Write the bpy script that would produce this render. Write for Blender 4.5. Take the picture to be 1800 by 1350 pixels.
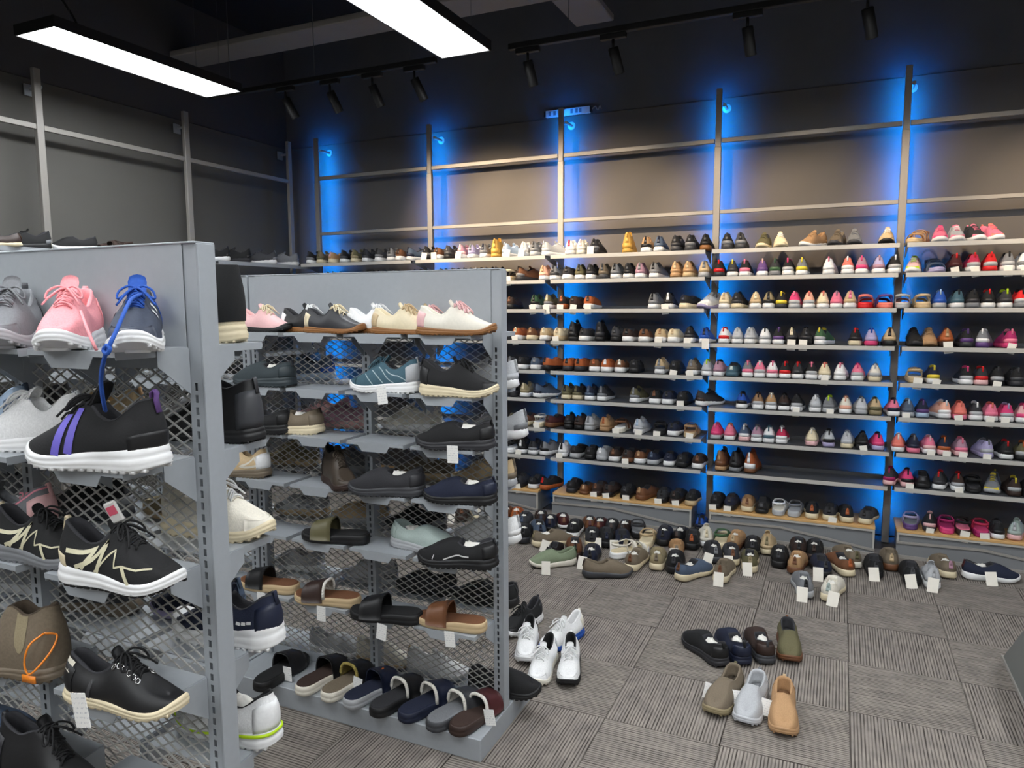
import bpy, math, random
import numpy as np
from mathutils import Vector, Matrix, Euler
random.seed(7)
scene = bpy.context.scene
C = scene.collection
for o in list(bpy.data.objects): bpy.data.objects.remove(o)

# ------------------------------------------------------------------ camera, world, exposure
F_PX, YAW, PITCH, ROLL, CAM_H = 1274.0, math.radians(24.32), math.radians(6.28), math.radians(-0.323), 1.6
fw = Vector((-math.sin(YAW)*math.cos(PITCH), math.cos(YAW)*math.cos(PITCH), -math.sin(PITCH)))
r0 = Vector((math.cos(YAW), math.sin(YAW), 0)); u0 = r0.cross(fw)
rt = r0*math.cos(ROLL) + u0*math.sin(ROLL); up = rt.cross(fw)
cam_d = bpy.data.cameras.new('camera'); cam = bpy.data.objects.new('camera', cam_d); C.objects.link(cam)
cam_d.sensor_width = 36.0; cam_d.lens = F_PX/1800*36; cam_d.clip_start = 0.02
m = Matrix.Identity(4)
for i in range(3): m[i][0], m[i][1], m[i][2] = rt[i], up[i], -fw[i]
m[2][3] = CAM_H; cam.matrix_world = m
scene.camera = cam
w = bpy.data.worlds.new('world'); scene.world = w; w.use_nodes = True
w.node_tree.nodes['Background'].inputs[0].default_value = (0.5, 0.55, 0.6, 1)
w.node_tree.nodes['Background'].inputs[1].default_value = 0.03
vs = scene.view_settings
vs.view_transform = 'Standard'; vs.look = 'None'; vs.exposure = 0.0; vs.gamma = 1.0; vs.use_curve_mapping = False
PANEL_STRENGTH, SPOT_W, LED_STRENGTH = 29.0, 84.0, 215.0
SPOT_COL = (1.0, 0.77, 0.52); LED_COL = (0.0, 0.225, 1.0); PANEL_COL = (0.95, 0.98, 1.0)

# ------------------------------------------------------------------ materials
def lin(h):
    v = [int(h[i:i+2], 16)/255 for i in (0, 2, 4)]
    return tuple(((c+0.055)/1.055)**2.4 if c > 0.04045 else c/12.92 for c in v) + (1.0,)
MATS = {}
def mat(h, kind='fabric', **kw):
    key = (h, kind)
    if key in MATS: return MATS[key]
    M = bpy.data.materials.new(kind + '_' + h); M.use_nodes = True
    nt = M.node_tree; N = nt.nodes; B = N['Principled BSDF']
    P = {'fabric': (0.85, 0, 260, .22, .25), 'leather': (0.5, 0, 120, .10, .12), 'suede': (0.95, 0, 180, .25, .2), 'rubber': (0.55, 0, 40, .06, .04),
         'metal': (0.45, .12, 60, .05, .02), 'paint': (0.62, 0, 8, .08, .03), 'wall': (0.7, 0, 3, .10, .05), 'dark': (0.75, 0, 5, .15, .05), 'paper': (0.9, 0, 90, .05, .1),
         'gloss': (0.3, 0, 30, .04, .02), 'wood': (0.5, 0, 20, .2, .05), 'chrome': (0.25, 1, 30, .05, .02), 'fleece': (1.0, 0, 150, .12, .9), 'carpetbase': (0.95, 0, 50, .2, .1)}[kind]
    col = lin(h); B.inputs['Roughness'].default_value = P[0]; B.inputs['Metallic'].default_value = P[1]
    tc = N.new('ShaderNodeTexCoord'); mp = N.new('ShaderNodeMapping'); no = N.new('ShaderNodeTexNoise'); rp = N.new('ShaderNodeMix'); bp = N.new('ShaderNodeBump')
    nt.links.new(tc.outputs['Object'], mp.inputs[0]); nt.links.new(mp.outputs[0], no.inputs['Vector'])
    if kind == 'wood': mp.inputs['Scale'].default_value = (1.5, 14, 14)
    no.inputs['Scale'].default_value = P[2]; no.inputs['Detail'].default_value = 3
    rp.data_type = 'RGBA'; v = P[3]
    rp.inputs[6].default_value = tuple(c*(1-v) for c in col[:3]) + (1,); rp.inputs[7].default_value = tuple(min(1, c*(1+v)) for c in col[:3]) + (1,)
    nt.links.new(no.outputs['Fac'], rp.inputs[0]); nt.links.new(rp.outputs[2], B.inputs['Base Color'])
    bp.inputs['Strength'].default_value = P[4]; bp.inputs['Distance'].default_value = 0.002 if kind != 'fleece' else 0.006
    nt.links.new(no.outputs['Fac'], bp.inputs['Height']); nt.links.new(bp.outputs[0], B.inputs['Normal'])
    MATS[key] = M
    return M
def emat(name, col, strength):
    M = bpy.data.materials.new(name); M.use_nodes = True; B = M.node_tree.nodes['Principled BSDF']
    B.inputs['Base Color'].default_value = (0.8, 0.8, 0.8, 1); B.inputs['Emission Color'].default_value = tuple(col) + (1,); B.inputs['Emission Strength'].default_value = strength
    return M
def tag_material():
    M = bpy.data.materials.new('price_tag_print'); M.use_nodes = True; nt = M.node_tree; N = nt.nodes; B = N['Principled BSDF']; B.inputs['Roughness'].default_value = .85
    tc = N.new('ShaderNodeTexCoord'); mp = N.new('ShaderNodeMapping'); no = N.new('ShaderNodeTexNoise'); wv = N.new('ShaderNodeTexWave'); cr = N.new('ShaderNodeMath'); c2 = N.new('ShaderNodeMath'); mu = N.new('ShaderNodeMath'); mx = N.new('ShaderNodeMix')
    mp.inputs['Scale'].default_value = (420, 1, 160)
    nt.links.new(tc.outputs['Object'], mp.inputs[0]); nt.links.new(mp.outputs[0], no.inputs['Vector']); no.inputs['Scale'].default_value = 1.0
    wv.bands_direction = 'Z'; wv.inputs['Scale'].default_value = 38; nt.links.new(tc.outputs['Object'], wv.inputs['Vector'])
    cr.operation = 'GREATER_THAN'; cr.inputs[1].default_value = .55; c2.operation = 'GREATER_THAN'; c2.inputs[1].default_value = .72; mu.operation = 'MULTIPLY'
    nt.links.new(no.outputs['Fac'], cr.inputs[0]); nt.links.new(wv.outputs['Fac'], c2.inputs[0]); nt.links.new(cr.outputs[0], mu.inputs[0]); nt.links.new(c2.outputs[0], mu.inputs[1])
    mx.data_type = 'RGBA'; mx.inputs[6].default_value = (.82, .81, .78, 1); mx.inputs[7].default_value = (.5, .5, .53, 1)
    nt.links.new(mu.outputs[0], mx.inputs[0]); nt.links.new(mx.outputs[2], B.inputs['Base Color'])
    return M
def carpet_material():
    M = bpy.data.materials.new('striped_carpet'); M.use_nodes = True; nt = M.node_tree; N = nt.nodes; L = nt.links; B = N['Principled BSDF']; B.inputs['Roughness'].default_value = .95
    tc = N.new('ShaderNodeTexCoord'); oi = N.new('ShaderNodeObjectInfo')
    add = N.new('ShaderNodeVectorMath'); add.operation = 'ADD'; cmb = N.new('ShaderNodeCombineXYZ'); sc_ = N.new('ShaderNodeMath'); sc_.operation = 'MULTIPLY'; sc_.inputs[1].default_value = 37.0
    L.new(oi.outputs['Random'], sc_.inputs[0]); L.new(sc_.outputs[0], cmb.inputs[0]); L.new(sc_.outputs[0], cmb.inputs[1]); L.new(tc.outputs['Object'], add.inputs[0]); L.new(cmb.outputs[0], add.inputs[1])
    def noise(scale, sc=1.0, detail=2):
        mp = N.new('ShaderNodeMapping'); mp.inputs['Scale'].default_value = scale; no = N.new('ShaderNodeTexNoise'); no.inputs['Scale'].default_value = sc; no.inputs['Detail'].default_value = detail
        L.new(add.outputs[0], mp.inputs[0]); L.new(mp.outputs[0], no.inputs['Vector']); return no.outputs['Fac']
    def ramp(src, stops):
        r = N.new('ShaderNodeValToRGB'); L.new(src, r.inputs[0]); e = r.color_ramp.elements
        while len(e) < len(stops): e.new(.5)
        for k, (p, c) in enumerate(stops): e[k].position = p; e[k].color = c
        return r.outputs[0]
    sep = N.new('ShaderNodeSeparateXYZ'); L.new(tc.outputs['Object'], sep.inputs[0])
    wy = noise((3, 60, 1)); m1 = N.new('ShaderNodeMath'); m1.operation = 'MULTIPLY_ADD'; L.new(wy, m1.inputs[0]); m1.inputs[1].default_value = .35
    m2 = N.new('ShaderNodeMath'); m2.operation = 'MULTIPLY'; L.new(sep.outputs[1], m2.inputs[0]); m2.inputs[1].default_value = 84.0; L.new(m2.outputs[0], m1.inputs[2])
    fr = N.new('ShaderNodeMath'); fr.operation = 'FRACT'; L.new(m1.outputs[0], fr.inputs[0])
    line = ramp(fr.outputs[0], [(0, (1, 1, 1, 1)), (.2, (1, 1, 1, 1)), (.42, (0, 0, 0, 1)), (.82, (0, 0, 0, 1)), (1, (1, 1, 1, 1))])
    streak = ramp(noise((5, 95, 1), 1.0, 2), [(.30, (.25, .25, .25, 1)), (.62, (1, 1, 1, 1))])
    mm = N.new('ShaderNodeMath'); mm.operation = 'MULTIPLY'; L.new(line, mm.inputs[0]); L.new(streak, mm.inputs[1])
    base = ramp(noise((14, 14, 1), 1.0, 4), [(.3, lin('857e78')), (.7, lin('a1988f'))])
    fine = noise((700, 700, 1), 1.0, 2)
    mx = N.new('ShaderNodeMix'); mx.data_type = 'RGBA'; L.new(mm.outputs[0], mx.inputs[0]); L.new(base, mx.inputs[6]); mx.inputs[7].default_value = lin('352e2a')
    mf = N.new('ShaderNodeMix'); mf.data_type = 'RGBA'; mf.blend_type = 'MULTIPLY'; mf.inputs[0].default_value = .5; L.new(mx.outputs[2], mf.inputs[6]); L.new(ramp(fine, [(.3, (.45, .45, .45, 1)), (.7, (1, 1, 1, 1))]), mf.inputs[7])
    L.new(mf.outputs[2], B.inputs['Base Color'])
    bp = N.new('ShaderNodeBump'); bp.inputs['Strength'].default_value = .6; bp.inputs['Distance'].default_value = .003; bp.invert = True; L.new(mm.outputs[0], bp.inputs['Height']); L.new(bp.outputs[0], B.inputs['Normal'])
    return M
TAG_M = tag_material(); CARPET_M = carpet_material()
GREY = mat('a1a6ab', 'metal'); SHELF = mat('4c4d50', 'gloss'); LGREY = mat('b4b1ab', 'metal'); WALL = mat('5a5551', 'wall'); RACK = mat('8b8782', 'metal'); UPWALL = mat('55555a', 'dark'); CEIL = mat('26262a', 'dark'); LWALL = mat('565450', 'wall'); BLACK = mat('111113', 'rubber')

# ------------------------------------------------------------------ mesh helpers
def newmesh(name, v, f, smooth=False):
    me = bpy.data.meshes.new(name); me.from_pydata([tuple(map(float, p)) for p in v], [], [tuple(int(i) for i in q) for q in f]); me.update()
    if smooth: me.polygons.foreach_set('use_smooth', [True]*len(me.polygons))
    me.materials.append(None)
    return me
def obj(name, me, m, parent=None, loc=(0, 0, 0), rot=(0, 0, 0)):
    o = bpy.data.objects.new(name, me); C.objects.link(o); o.parent = parent; o.location = loc; o.rotation_euler = rot
    o.material_slots[0].link = 'OBJECT'; o.material_slots[0].material = m
    return o
def empty(name, label, cat, loc=(0, 0, 0), rz=0, group=None):
    o = bpy.data.objects.new(name, None); C.objects.link(o); o.location = loc; o.rotation_euler = (0, 0, rz); o.empty_display_size = .05
    o['label'] = label; o['category'] = cat
    if group: o['group'] = group
    return o
def tag(o, label, cat, group=None, kind=None):
    o['label'] = label
    if cat: o['category'] = cat
    if group: o['group'] = group
    if kind: o['kind'] = kind
    return o
class MB:
    def __init__(s): s.v = []; s.f = []
    def add(s, v, f):
        n = len(s.v); s.v += [tuple(p) for p in v]; s.f += [tuple(i+n for i in q) for q in f]; return s
    def box(s, x0, x1, y0, y1, z0, z1):
        return s.add([(x0,y0,z0),(x1,y0,z0),(x1,y1,z0),(x0,y1,z0),(x0,y0,z1),(x1,y0,z1),(x1,y1,z1),(x0,y1,z1)],[(0,3,2,1),(4,5,6,7),(0,1,5,4),(1,2,6,5),(2,3,7,6),(3,0,4,7)])
    def bbox(s, x0, x1, y0, y1, z0, z1, b=.004):
        """box with chamfered edges"""
        xs, ys, zs = (x0, x1), (y0, y1), (z0, z1); V = []; idx = {}
        for i in (0, 1):
            for j in (0, 1):
                for k in (0, 1):
                    X, Y, Z = xs[i], ys[j], zs[k]; dx, dy, dz = (b, -b)[i], (b, -b)[j], (b, -b)[k]
                    for a, p in (('x', (X, Y+dy, Z+dz)), ('y', (X+dx, Y, Z+dz)), ('z', (X+dx, Y+dy, Z))): idx[i, j, k, a] = len(V); V.append(p)
        Fc = []
        for i in (0, 1):
            q = [idx[i, 0, 0, 'x'], idx[i, 1, 0, 'x'], idx[i, 1, 1, 'x'], idx[i, 0, 1, 'x']]; Fc.append(q if i else q[::-1])
            q = [idx[0, i, 0, 'y'], idx[0, i, 1, 'y'], idx[1, i, 1, 'y'], idx[1, i, 0, 'y']]; Fc.append(q if i else q[::-1])
            q = [idx[0, 0, i, 'z'], idx[1, 0, i, 'z'], idx[1, 1, i, 'z'], idx[0, 1, i, 'z']]; Fc.append(q if i else q[::-1])
        for p in (0, 1):
            for q in (0, 1):
                Fc.append([idx[0, p, q, 'y'], idx[1, p, q, 'y'], idx[1, p, q, 'z'], idx[0, p, q, 'z']]); Fc.append([idx[p, 0, q, 'x'], idx[p, 1, q, 'x'], idx[p, 1, q, 'z'], idx[p, 0, q, 'z']]); Fc.append([idx[p, q, 0, 'x'], idx[p, q, 1, 'x'], idx[p, q, 1, 'y'], idx[p, q, 0, 'y']])
                for r in (0, 1): Fc.append([idx[p, q, r, 'x'], idx[p, q, r, 'y'], idx[p, q, r, 'z']])
        return s.add(V, Fc)
    def prism(s, poly, axis, a, b):
        """poly: 2D points; axis 'x' -> points are (y,z); 'y' -> (x,z); 'z' -> (x,y)"""
        n = len(poly); P = lambda p, t: {'x': (t, p[0], p[1]), 'y': (p[0], t, p[1]), 'z': (p[0], p[1], t)}[axis]
        V = [P(p, a) for p in poly] + [P(p, b) for p in poly]
        return s.add(V, [tuple(range(n))[::-1], tuple(range(n, 2*n))] + [(i, (i+1) % n, n+(i+1) % n, n+i) for i in range(n)])
    def tube(s, pts, r, n=6, cap=True):
        pts = [Vector(p) for p in pts]; base = len(s.v); V = []; up_ = Vector((0, 0, 1))
        rr = r if isinstance(r, (list, tuple)) else [r]*len(pts)
        for i, p in enumerate(pts):
            d = (pts[min(i+1, len(pts)-1)] - pts[max(i-1, 0)]).normalized(); a = d.cross(up_)
            if a.length < .05: a = d.cross(Vector((0, 1, 0)))
            a.normalize(); b = a.cross(d)
            for k in range(n):
                t = 2*math.pi*k/n; V.append(tuple(p + a*math.cos(t)*rr[i] + b*math.sin(t)*rr[i]))
        Fc = [(i*n+k, i*n+(k+1) % n, (i+1)*n+(k+1) % n, (i+1)*n+k) for i in range(len(pts)-1) for k in range(n)]
        if cap: Fc += [tuple(range(n))[::-1], tuple((len(pts)-1)*n+k for k in range(n))]
        return s.add(V, Fc)
    def stube(s, pts, r, n=6, sub=5):
        """tube through a smoothed path"""
        P = [Vector(p) for p in pts]; P = [P[0]*2-P[1]] + P + [P[-1]*2-P[-2]]; out = []
        for i in range(1, len(P)-2):
            for k in range(sub):
                t = k/sub; out.append(.5*((2*P[i]) + (P[i+1]-P[i-1])*t + (2*P[i-1]-5*P[i]+4*P[i+1]-P[i+2])*t*t + (3*P[i]-P[i-1]-3*P[i+1]+P[i+2])*t**3))
        out.append(P[-2])
        return s.tube(out, r, n)
    def cyl(s, c, d, r, h, n=20, r2=None):
        d = Vector(d).normalized(); c = Vector(c); return s.tube([c, c+d*h], [r, r if r2 is None else r2], n)
    def build(s, name, m, parent=None, smooth=False, loc=(0, 0, 0), rot=(0, 0, 0)):
        return obj(name, newmesh(name, s.v, s.f, smooth), m, parent, loc, rot)
def struct(o): o['kind'] = 'structure'; return o

# ------------------------------------------------------------------ room
XL, YB, XR, YF, ZC = -4.78, 5.5, 3.4, -3.2, 3.95
fl = struct(MB().box(XL-.15, XR+.15, YF-.15, YB+.15, -.12, -.008).build('floor', mat('4a4541', 'carpetbase')))
T = .4325; t_me = MB().bbox(-T/2+.0006, T/2-.0006, -T/2+.0006, T/2-.0006, -.008, 0, .0022); t_me = newmesh('carpet_tile', t_me.v, t_me.f)
for i in range(-12, 8):
    for j in range(-9, 7):
        x, y = .094 + T*(i+.5), 3.0 + T*(j+.5)
        if x-T/2 < XL-.02 or y+T/2 > YB+.36 or x > XR or y < -.55 or x < -4.9: continue
        vis = (x*r0.x + y*r0.y); dep = x*fw.x + y*fw.y
        if dep < .2 or abs(vis) > dep*.85+.6 or dep < 1.0 and abs(vis) > 1.4: continue
        if y + T/2 > YB: continue
        obj('carpet_tile', t_me, CARPET_M, fl, (x, y, 0), (0, 0, 0 if (i+j) % 2 == 0 else math.pi/2))
struct(MB().box(XL-.15, XR+.15, YF-.15, YB+.15, ZC, ZC+.12).build('ceiling', CEIL))
wb = struct(MB().box(XL-.15, XR+.15, YB, YB+.15, 0, ZC).build('wall_back', UPWALL))
MB().bbox(XL+.004, XR, YB-.014, YB, 0, 3.045, .003).build('cladding_panel', WALL, wb)
wl = struct(MB().box(XL-.15, XL, YF, YB, 0, ZC).build('wall_left', mat('48474a', 'wall')))
MB().bbox(XL, XL+.012, YF, YB-.016, 0, 3.045, .003).build('cladding_panel', LWALL, wl)
struct(MB().box(XR, XR+.15, YF, YB, 0, ZC).build('wall_right', mat('b5b3ae', 'wall')))
struct(MB().box(XL-.15, XR+.15, YF-.15, YF, 0, ZC).build('wall_front', mat('b5b3ae', 'wall')))
# ducts under the ceiling
dm = mat('8a8580', 'paint')
d = struct(MB().bbox(XL+.01, XR, 4.21, 4.49, 3.5, 3.545, .006).build('trim_1', dm))
d = struct(MB().bbox(-1.745, -1.475, 4.495, 4.97, 3.5, 3.545, .006).build('trim_2', dm))

# ------------------------------------------------------------------ ceiling panel lights
diff = emat('panel_diffuser', PANEL_COL, PANEL_STRENGTH); PY = [(2.53, 3.77), (.15, 1.39), (-2.2, -.96)]; PXs = [-3.80, -1.98, -.16, 1.66]
words = {(0, 0): 'long white ceiling panel light at the upper left, over the left wall', (0, 1): 'long white ceiling panel light at top centre, running out of frame'}
fr_me = None
for r_, (ya, yb_) in enumerate(PY):
    for c_, xc in enumerate(PXs):
        ya, yb_ = PY[r_][0]-(.2 if c_ > 1 else 0), PY[r_][1]-(.2 if c_ > 1 else 0)
        lab = words.get((r_, c_), 'white ceiling panel light above the frame, ' + ('far' if r_ == 0 else 'middle' if r_ == 1 else 'rear') + ' row, ' + ('first', 'second', 'third', 'fourth')[c_] + ' from left wall')
        t = empty('ceiling_panel_light', lab, 'ceiling light', (xc, (ya+yb_)/2, 3.0), 0, 'suspended ceiling panel lights')
        hl = (yb_-ya)/2; hw_ = .15
        mb = MB(); mb.box(-hw_-.008, -hw_, -hl-.008, hl+.008, -.004, .05); mb.box(hw_, hw_+.008, -hl-.008, hl+.008, -.004, .05); mb.box(-hw_, hw_, -hl-.008, -hl, -.004, .05); mb.box(-hw_, hw_, hl, hl+.008, -.004, .05); mb.box(-hw_, hw_, -hl, hl, .046, .05)
        mb.build('frame', BLACK, t)
        MB().box(-hw_+.0005, hw_-.0005, -hl+.0005, hl-.0005, 0, .006).build('diffuser', diff, t)
        mb = MB()
        for sx in (-1, 1):
            for sy in (-1, 1): mb.tube([(sx*.1, sy*(hl-.12), .05), (sx*.1, sy*(hl-.12), ZC-3.0)], .0012, 5)
        mb.build('suspension_wires', mat('55575a', 'metal'), t)
        MB().stube([(-.02, -hl*.55, .05), (-.05, -hl*.6, .16), (-.14, -hl*.7, .36), (-.2, -hl*.78, .6), (-.2, -hl*.8, ZC-3.0)], .007, 8).build('power_cable', BLACK, t, True)

# ------------------------------------------------------------------ track lights
TZ, TY = 3.10, 4.10
for xa, xb, lb in ((-4.25, -2.36, 'black lighting track running from the left panel light toward the middle'), (-1.86, 1.9, 'black lighting track on the right, carrying four hanging spotlights')):
    t = empty('lighting_track', lb, 'track', ((xa+xb)/2, TY, TZ), 0, 'ceiling lighting tracks')
    h = (xb-xa)/2
    MB().bbox(-h, h, -.018, .018, 0, .034, .003).build('track_rail', BLACK, t)
    mb = MB()
    for sx in (-.8, 0, .8): mb.tube([(sx*h, 0, .02), (sx*h, 0, ZC-TZ)], .0025, 6)
    mb.build('suspension_rods', mat('55575a', 'metal'), t)
spots = [(-3.56, (-2.75, 5.5, 2.05), 1.05, 'black track spotlight farthest left, nearest the room corner'), (-3.18, (-2.5, 5.5, 2.05), 1.2, 'black track spotlight, second from the left'), (-2.84, (-2.3, 5.5, 2.0), 1.1, 'black track spotlight, third from the left'), (-2.52, (-1.7, 5.5, 2.1), 1.1, 'black track spotlight just left of the top centre panel light'),
         (-1.74, (-1.45, 5.5, 1.95), .85, 'black track spotlight just right of the top centre panel light'), (-1.22, (-.7, 5.5, 1.9), .9, 'black track spotlight above the middle wall bay, hanging straight'), (-.50, (-.15, 5.5, 1.9), .8, 'black track spotlight above the fourth wall bay'), (.06, (.75, 5.5, 1.9), .8, 'black track spotlight near the top right corner'), (1.1, (1.3, 5.5, 1.9), .9, 'black track spotlight beyond the right picture edge')]
lens_m = emat('spot_lens', SPOT_COL, 3.0)
for x, aim, pw, lb in spots:
    t = empty('track_spotlight', lb, 'spotlight', (x, TY, TZ), 0, 'track spotlights')
    MB().bbox(-.075, .075, -.016, .016, -.03, -.0005, .003).build('adapter', BLACK, t)
    MB().cyl((0, 0, -.085), (0, 0, 1), .008, .057, 10).build('stem', BLACK, t, True)
    p0 = Vector((x, TY, TZ-.10)); dv = (Vector(aim)-p0).normalized()
    # the head hangs below the joint, tilted to the aim
    dh = (dv*.55 + Vector((0, 0, -1))*.55).normalized() if True else dv
    hc = Vector((0, 0, -.078)); R = .029
    mb = MB(); mb.tube([hc-dh*.004, hc, hc+dh*.135, hc+dh*.14, hc+dh*.14, hc+dh*.125], [R*.85, R, R, R, R*.86, R*.84], 24, cap=False)
    mb.tube([hc-dh*.004, hc-dh*.0041], [R*.85, .0005], 24, cap=False); mb.build('head', BLACK, t, True)
    MB().cyl(hc+dh*.120, dh, R*.82, .003, 20).build('lens', lens_m, t)
    ld = bpy.data.lights.new('spot_bulb', 'SPOT'); ld.energy = SPOT_W*pw; ld.color = SPOT_COL; ld.spot_size = math.radians(62); ld.spot_blend = .75; ld.shadow_soft_size = .02
    lo = bpy.data.objects.new('spot_bulb', ld); C.objects.link(lo); lo.parent = t
    lp = hc + dh*.15; lo.location = lp; lo.rotation_euler = (Vector(aim)-(lp+Vector((x, TY, TZ)))).to_track_quat('-Z', 'Y').to_euler()

# ------------------------------------------------------------------ wall rack along the back wall
PX = [-4.31, -3.147, -1.989, -.824, .332, 1.49]; YP = 5.334; PW, PD = .045, .03
ZSH = {'A': 1.955, 'B': 1.775, 'C': 1.56, 'D': 1.325, 'E': 1.10, 'F': .885, 'G': .66, 'H': .44}
led = emat('blue_led', LED_COL, LED_STRENGTH)
rack = empty('wall_rack', 'grey metal shelf rack with tall posts along the back wall, blue LED light behind', 'rack', (-1.4, YP, 0))
def wx(x): return x + 1.4
post_me = MB().bbox(-PW/2, PW/2, -PD/2, PD/2, 0, 2.68, .002).bbox(-PW/2+.003, PW/2-.003, -PD/2+.002, PD/2-.002, 2.68, 3.072, .002); post_me = newmesh('post', post_me.v, post_me.f)
arm = MB().cyl((0, PD/2, 2.97), (0, 1, 0), .011, 5.486-YP-PD/2-.004, 12).cyl((0, 5.476-YP, 2.97), (0, 1, 0), .03, .009, 20); arm_me = newmesh('wall_bracket', arm.v, arm.f)
ledm = MB().box(-.005, .005, PD/2+.0016, PD/2+.0035, .12, 3.035); led_me = newmesh('led_strip', ledm.v, ledm.f)
chm = MB().box(-.0105, -.0085, PD/2, PD/2+.008, .12, 3.035).box(.0085, .0105, PD/2, PD/2+.008, .12, 3.035).box(-.0085, .0085, PD/2, PD/2+.0015, .12, 3.035); ch_me = newmesh('added_led_shield', chm.v, chm.f)  # side flanges added out of view to narrow the blue spread on the wall
for x in PX:
    p = obj('post', post_me, RACK, rack, (wx(x), 0, 0)); obj('wall_bracket', arm_me, LGREY, p, (.032, 0, 0)); ch = obj('added_led_shield', ch_me, LGREY, p); obj('led_strip', led_me, led, ch)
shelf_mb = lambda w_, dpt: (MB().box(-w_/2, w_/2, -dpt, 0, -.004, 0).box(-w_/2, w_/2, -.003, 0, 0, .022))
lip_mb = MB().bbox(-.559, .559, -.2675, -.2652, -.024, .003, .0008); LIP_ME = newmesh('front_lip', lip_mb.v, lip_mb.f)
br = MB().prism([(0, 0), (-.23, 0), (-.23, -.012), (0, -.075)], 'x', -.0015, .0015); br_me = newmesh('bracket', br.v, br.f)
for b in range(5):
    xa, xb = PX[b], PX[b+1]; xc = (xa+xb)/2; wd = xb-xa-PW-.006
    for z, hh in ((2.722, .03), (2.236, .026)): MB().bbox(-wd/2-.002, wd/2+.002, -.012, .012, -hh/2, hh/2, .002).build('rail', RACK, rack, False, (wx(xc), 0, z))
    sm = shelf_mb(1.118, .265); s_me = newmesh('shelf', sm.v, sm.f)
    for k, z in ZSH.items():
        s = obj('shelf', s_me, SHELF, rack, (wx(xc), -PD/2-.002, z)); obj('front_lip', LIP_ME, LGREY, s)
        for sx in (-1, 1): obj('bracket', br_me, GREY, s, (sx*(wd/2-.004), 0, -.0045))
# LED driver box above the third post
t = empty('led_driver', 'small white LED power supply box on top of the third wall post', 'power supply', (-1.99, 5.478, 3.075))
MB().bbox(-.175, .185, -.02, .008, -.025, .025, .002).build('housing', mat('c9c9c6', 'paint'), t)
mb = MB()
for a in (-.15, -.11, .03, .07, .1): mb.box(a, a+.02, -.0212, -.0203, -.016, .016)
mb.build('printed_label', mat('6f7277', 'paper'), t)
MB().box(.185, .2, -.018, .006, -.02, .02).build('end_cap', BLACK, t); MB().box(-.19, -.175, -.018, .006, -.02, .02).build('end_cap', BLACK, t)
MB().stube([(.2, -.006, 0), (.225, -.006, .02), (.245, -.006, -.012), (.262, -.006, .02), (.275, -.006, -.006)], .004, 6).build('cable', mat('8b8b8b', 'rubber'), t, True)

# plinths
wood = mat('c9a068', 'wood'); pg = mat('77797c', 'paint')
for b, (lb) in enumerate(('far-left wall bay', 'second wall bay', 'middle wall bay', 'fourth wall bay', 'far-right wall bay')):
    xa, xb = PX[b]+.045, PX[b+1]-.075; w2 = (xb-xa)/2
    t = empty('display_plinth', f'low grey plinth with wooden top below the {lb}', 'plinth', ((xa+xb)/2, 5.18, 0), 0, 'plinths below the wall bays')
    MB().bbox(-w2+.012, w2-.012, -.128, .16, 0, .157, .003).build('body', pg, t)
    MB().bbox(-w2, w2, -.14, .16, .158, .175, .002).build('wood_top', wood, t)
    fm = MB()
    for z0, z1 in ((.145, .157), (.0, .012)): fm.box(-w2+.002, w2-.002, -.142, -.129, z0, z1)
    fm.box(-w2+.002, -w2+.014, -.142, -.129, .012, .145).box(w2-.014, w2-.002, -.142, -.129, .012, .145); fm.build('front_trim', LGREY, t)
    sk = MB().prism([(-w2, .105), (-w2+.9*w2, .115), (w2, .035), (w2, .022), (-w2+.9*w2, .102), (-w2, .092)], 'y', -.16, -.145).prism([(-w2, .02), (w2, .012), (w2, 0), (-w2, 0)], 'y', -.165, -.145); sk.build('bent_skirting_strip', mat('98948f', 'metal'), t)
    MB().prism([(-w2, .012), (-w2, .094), (-w2+.9*w2, .104), (w2, .024), (w2, .012)], 'y', -.152, -.1445).build('skirting_panel', pg, t)

# ------------------------------------------------------------------ left wall rack
XLP = -4.61
lr = empty('wall_rack', 'grey metal rack with tall posts along the left wall', 'rack', (XLP, 3.6, 0))
for y in (1.89, 3.05, 4.18, 5.32):
    p = MB().bbox(-PD/2, PD/2, -PW/2, PW/2, 0, 3.07, .002).build('post', RACK, lr, False, (0, y-3.6, 0))
    MB().cyl((-PD/2, 0, 2.97), (-1, 0, 0), .01, .105, 10).box(-.15+.01, -.13, -.03, .03, 2.93, 3.0).build('wall_bracket', GREY, p, False, (0, .04 if y > 3 else .04, 0))
for a, b in ((1.89, 3.05), (3.05, 4.18), (4.18, 5.32)):
    MB().bbox(-.012, .012, -(b-a)/2+PW/2+.002, (b-a)/2-PW/2-.002, -.016, .016, .002).build('rail', RACK, lr, False, (0, (a+b)/2-3.6, 2.715))
    for z in (1.945, 1.70, 1.46, 1.2):
        hh = (b-a)/2-.015
        MB().box(.017, .255, -hh, hh, -.004, 0).box(.255, .257, -hh, hh, -.026, .004).build('shelf', GREY, lr, False, (0, (a+b)/2-3.6, z))

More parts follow.
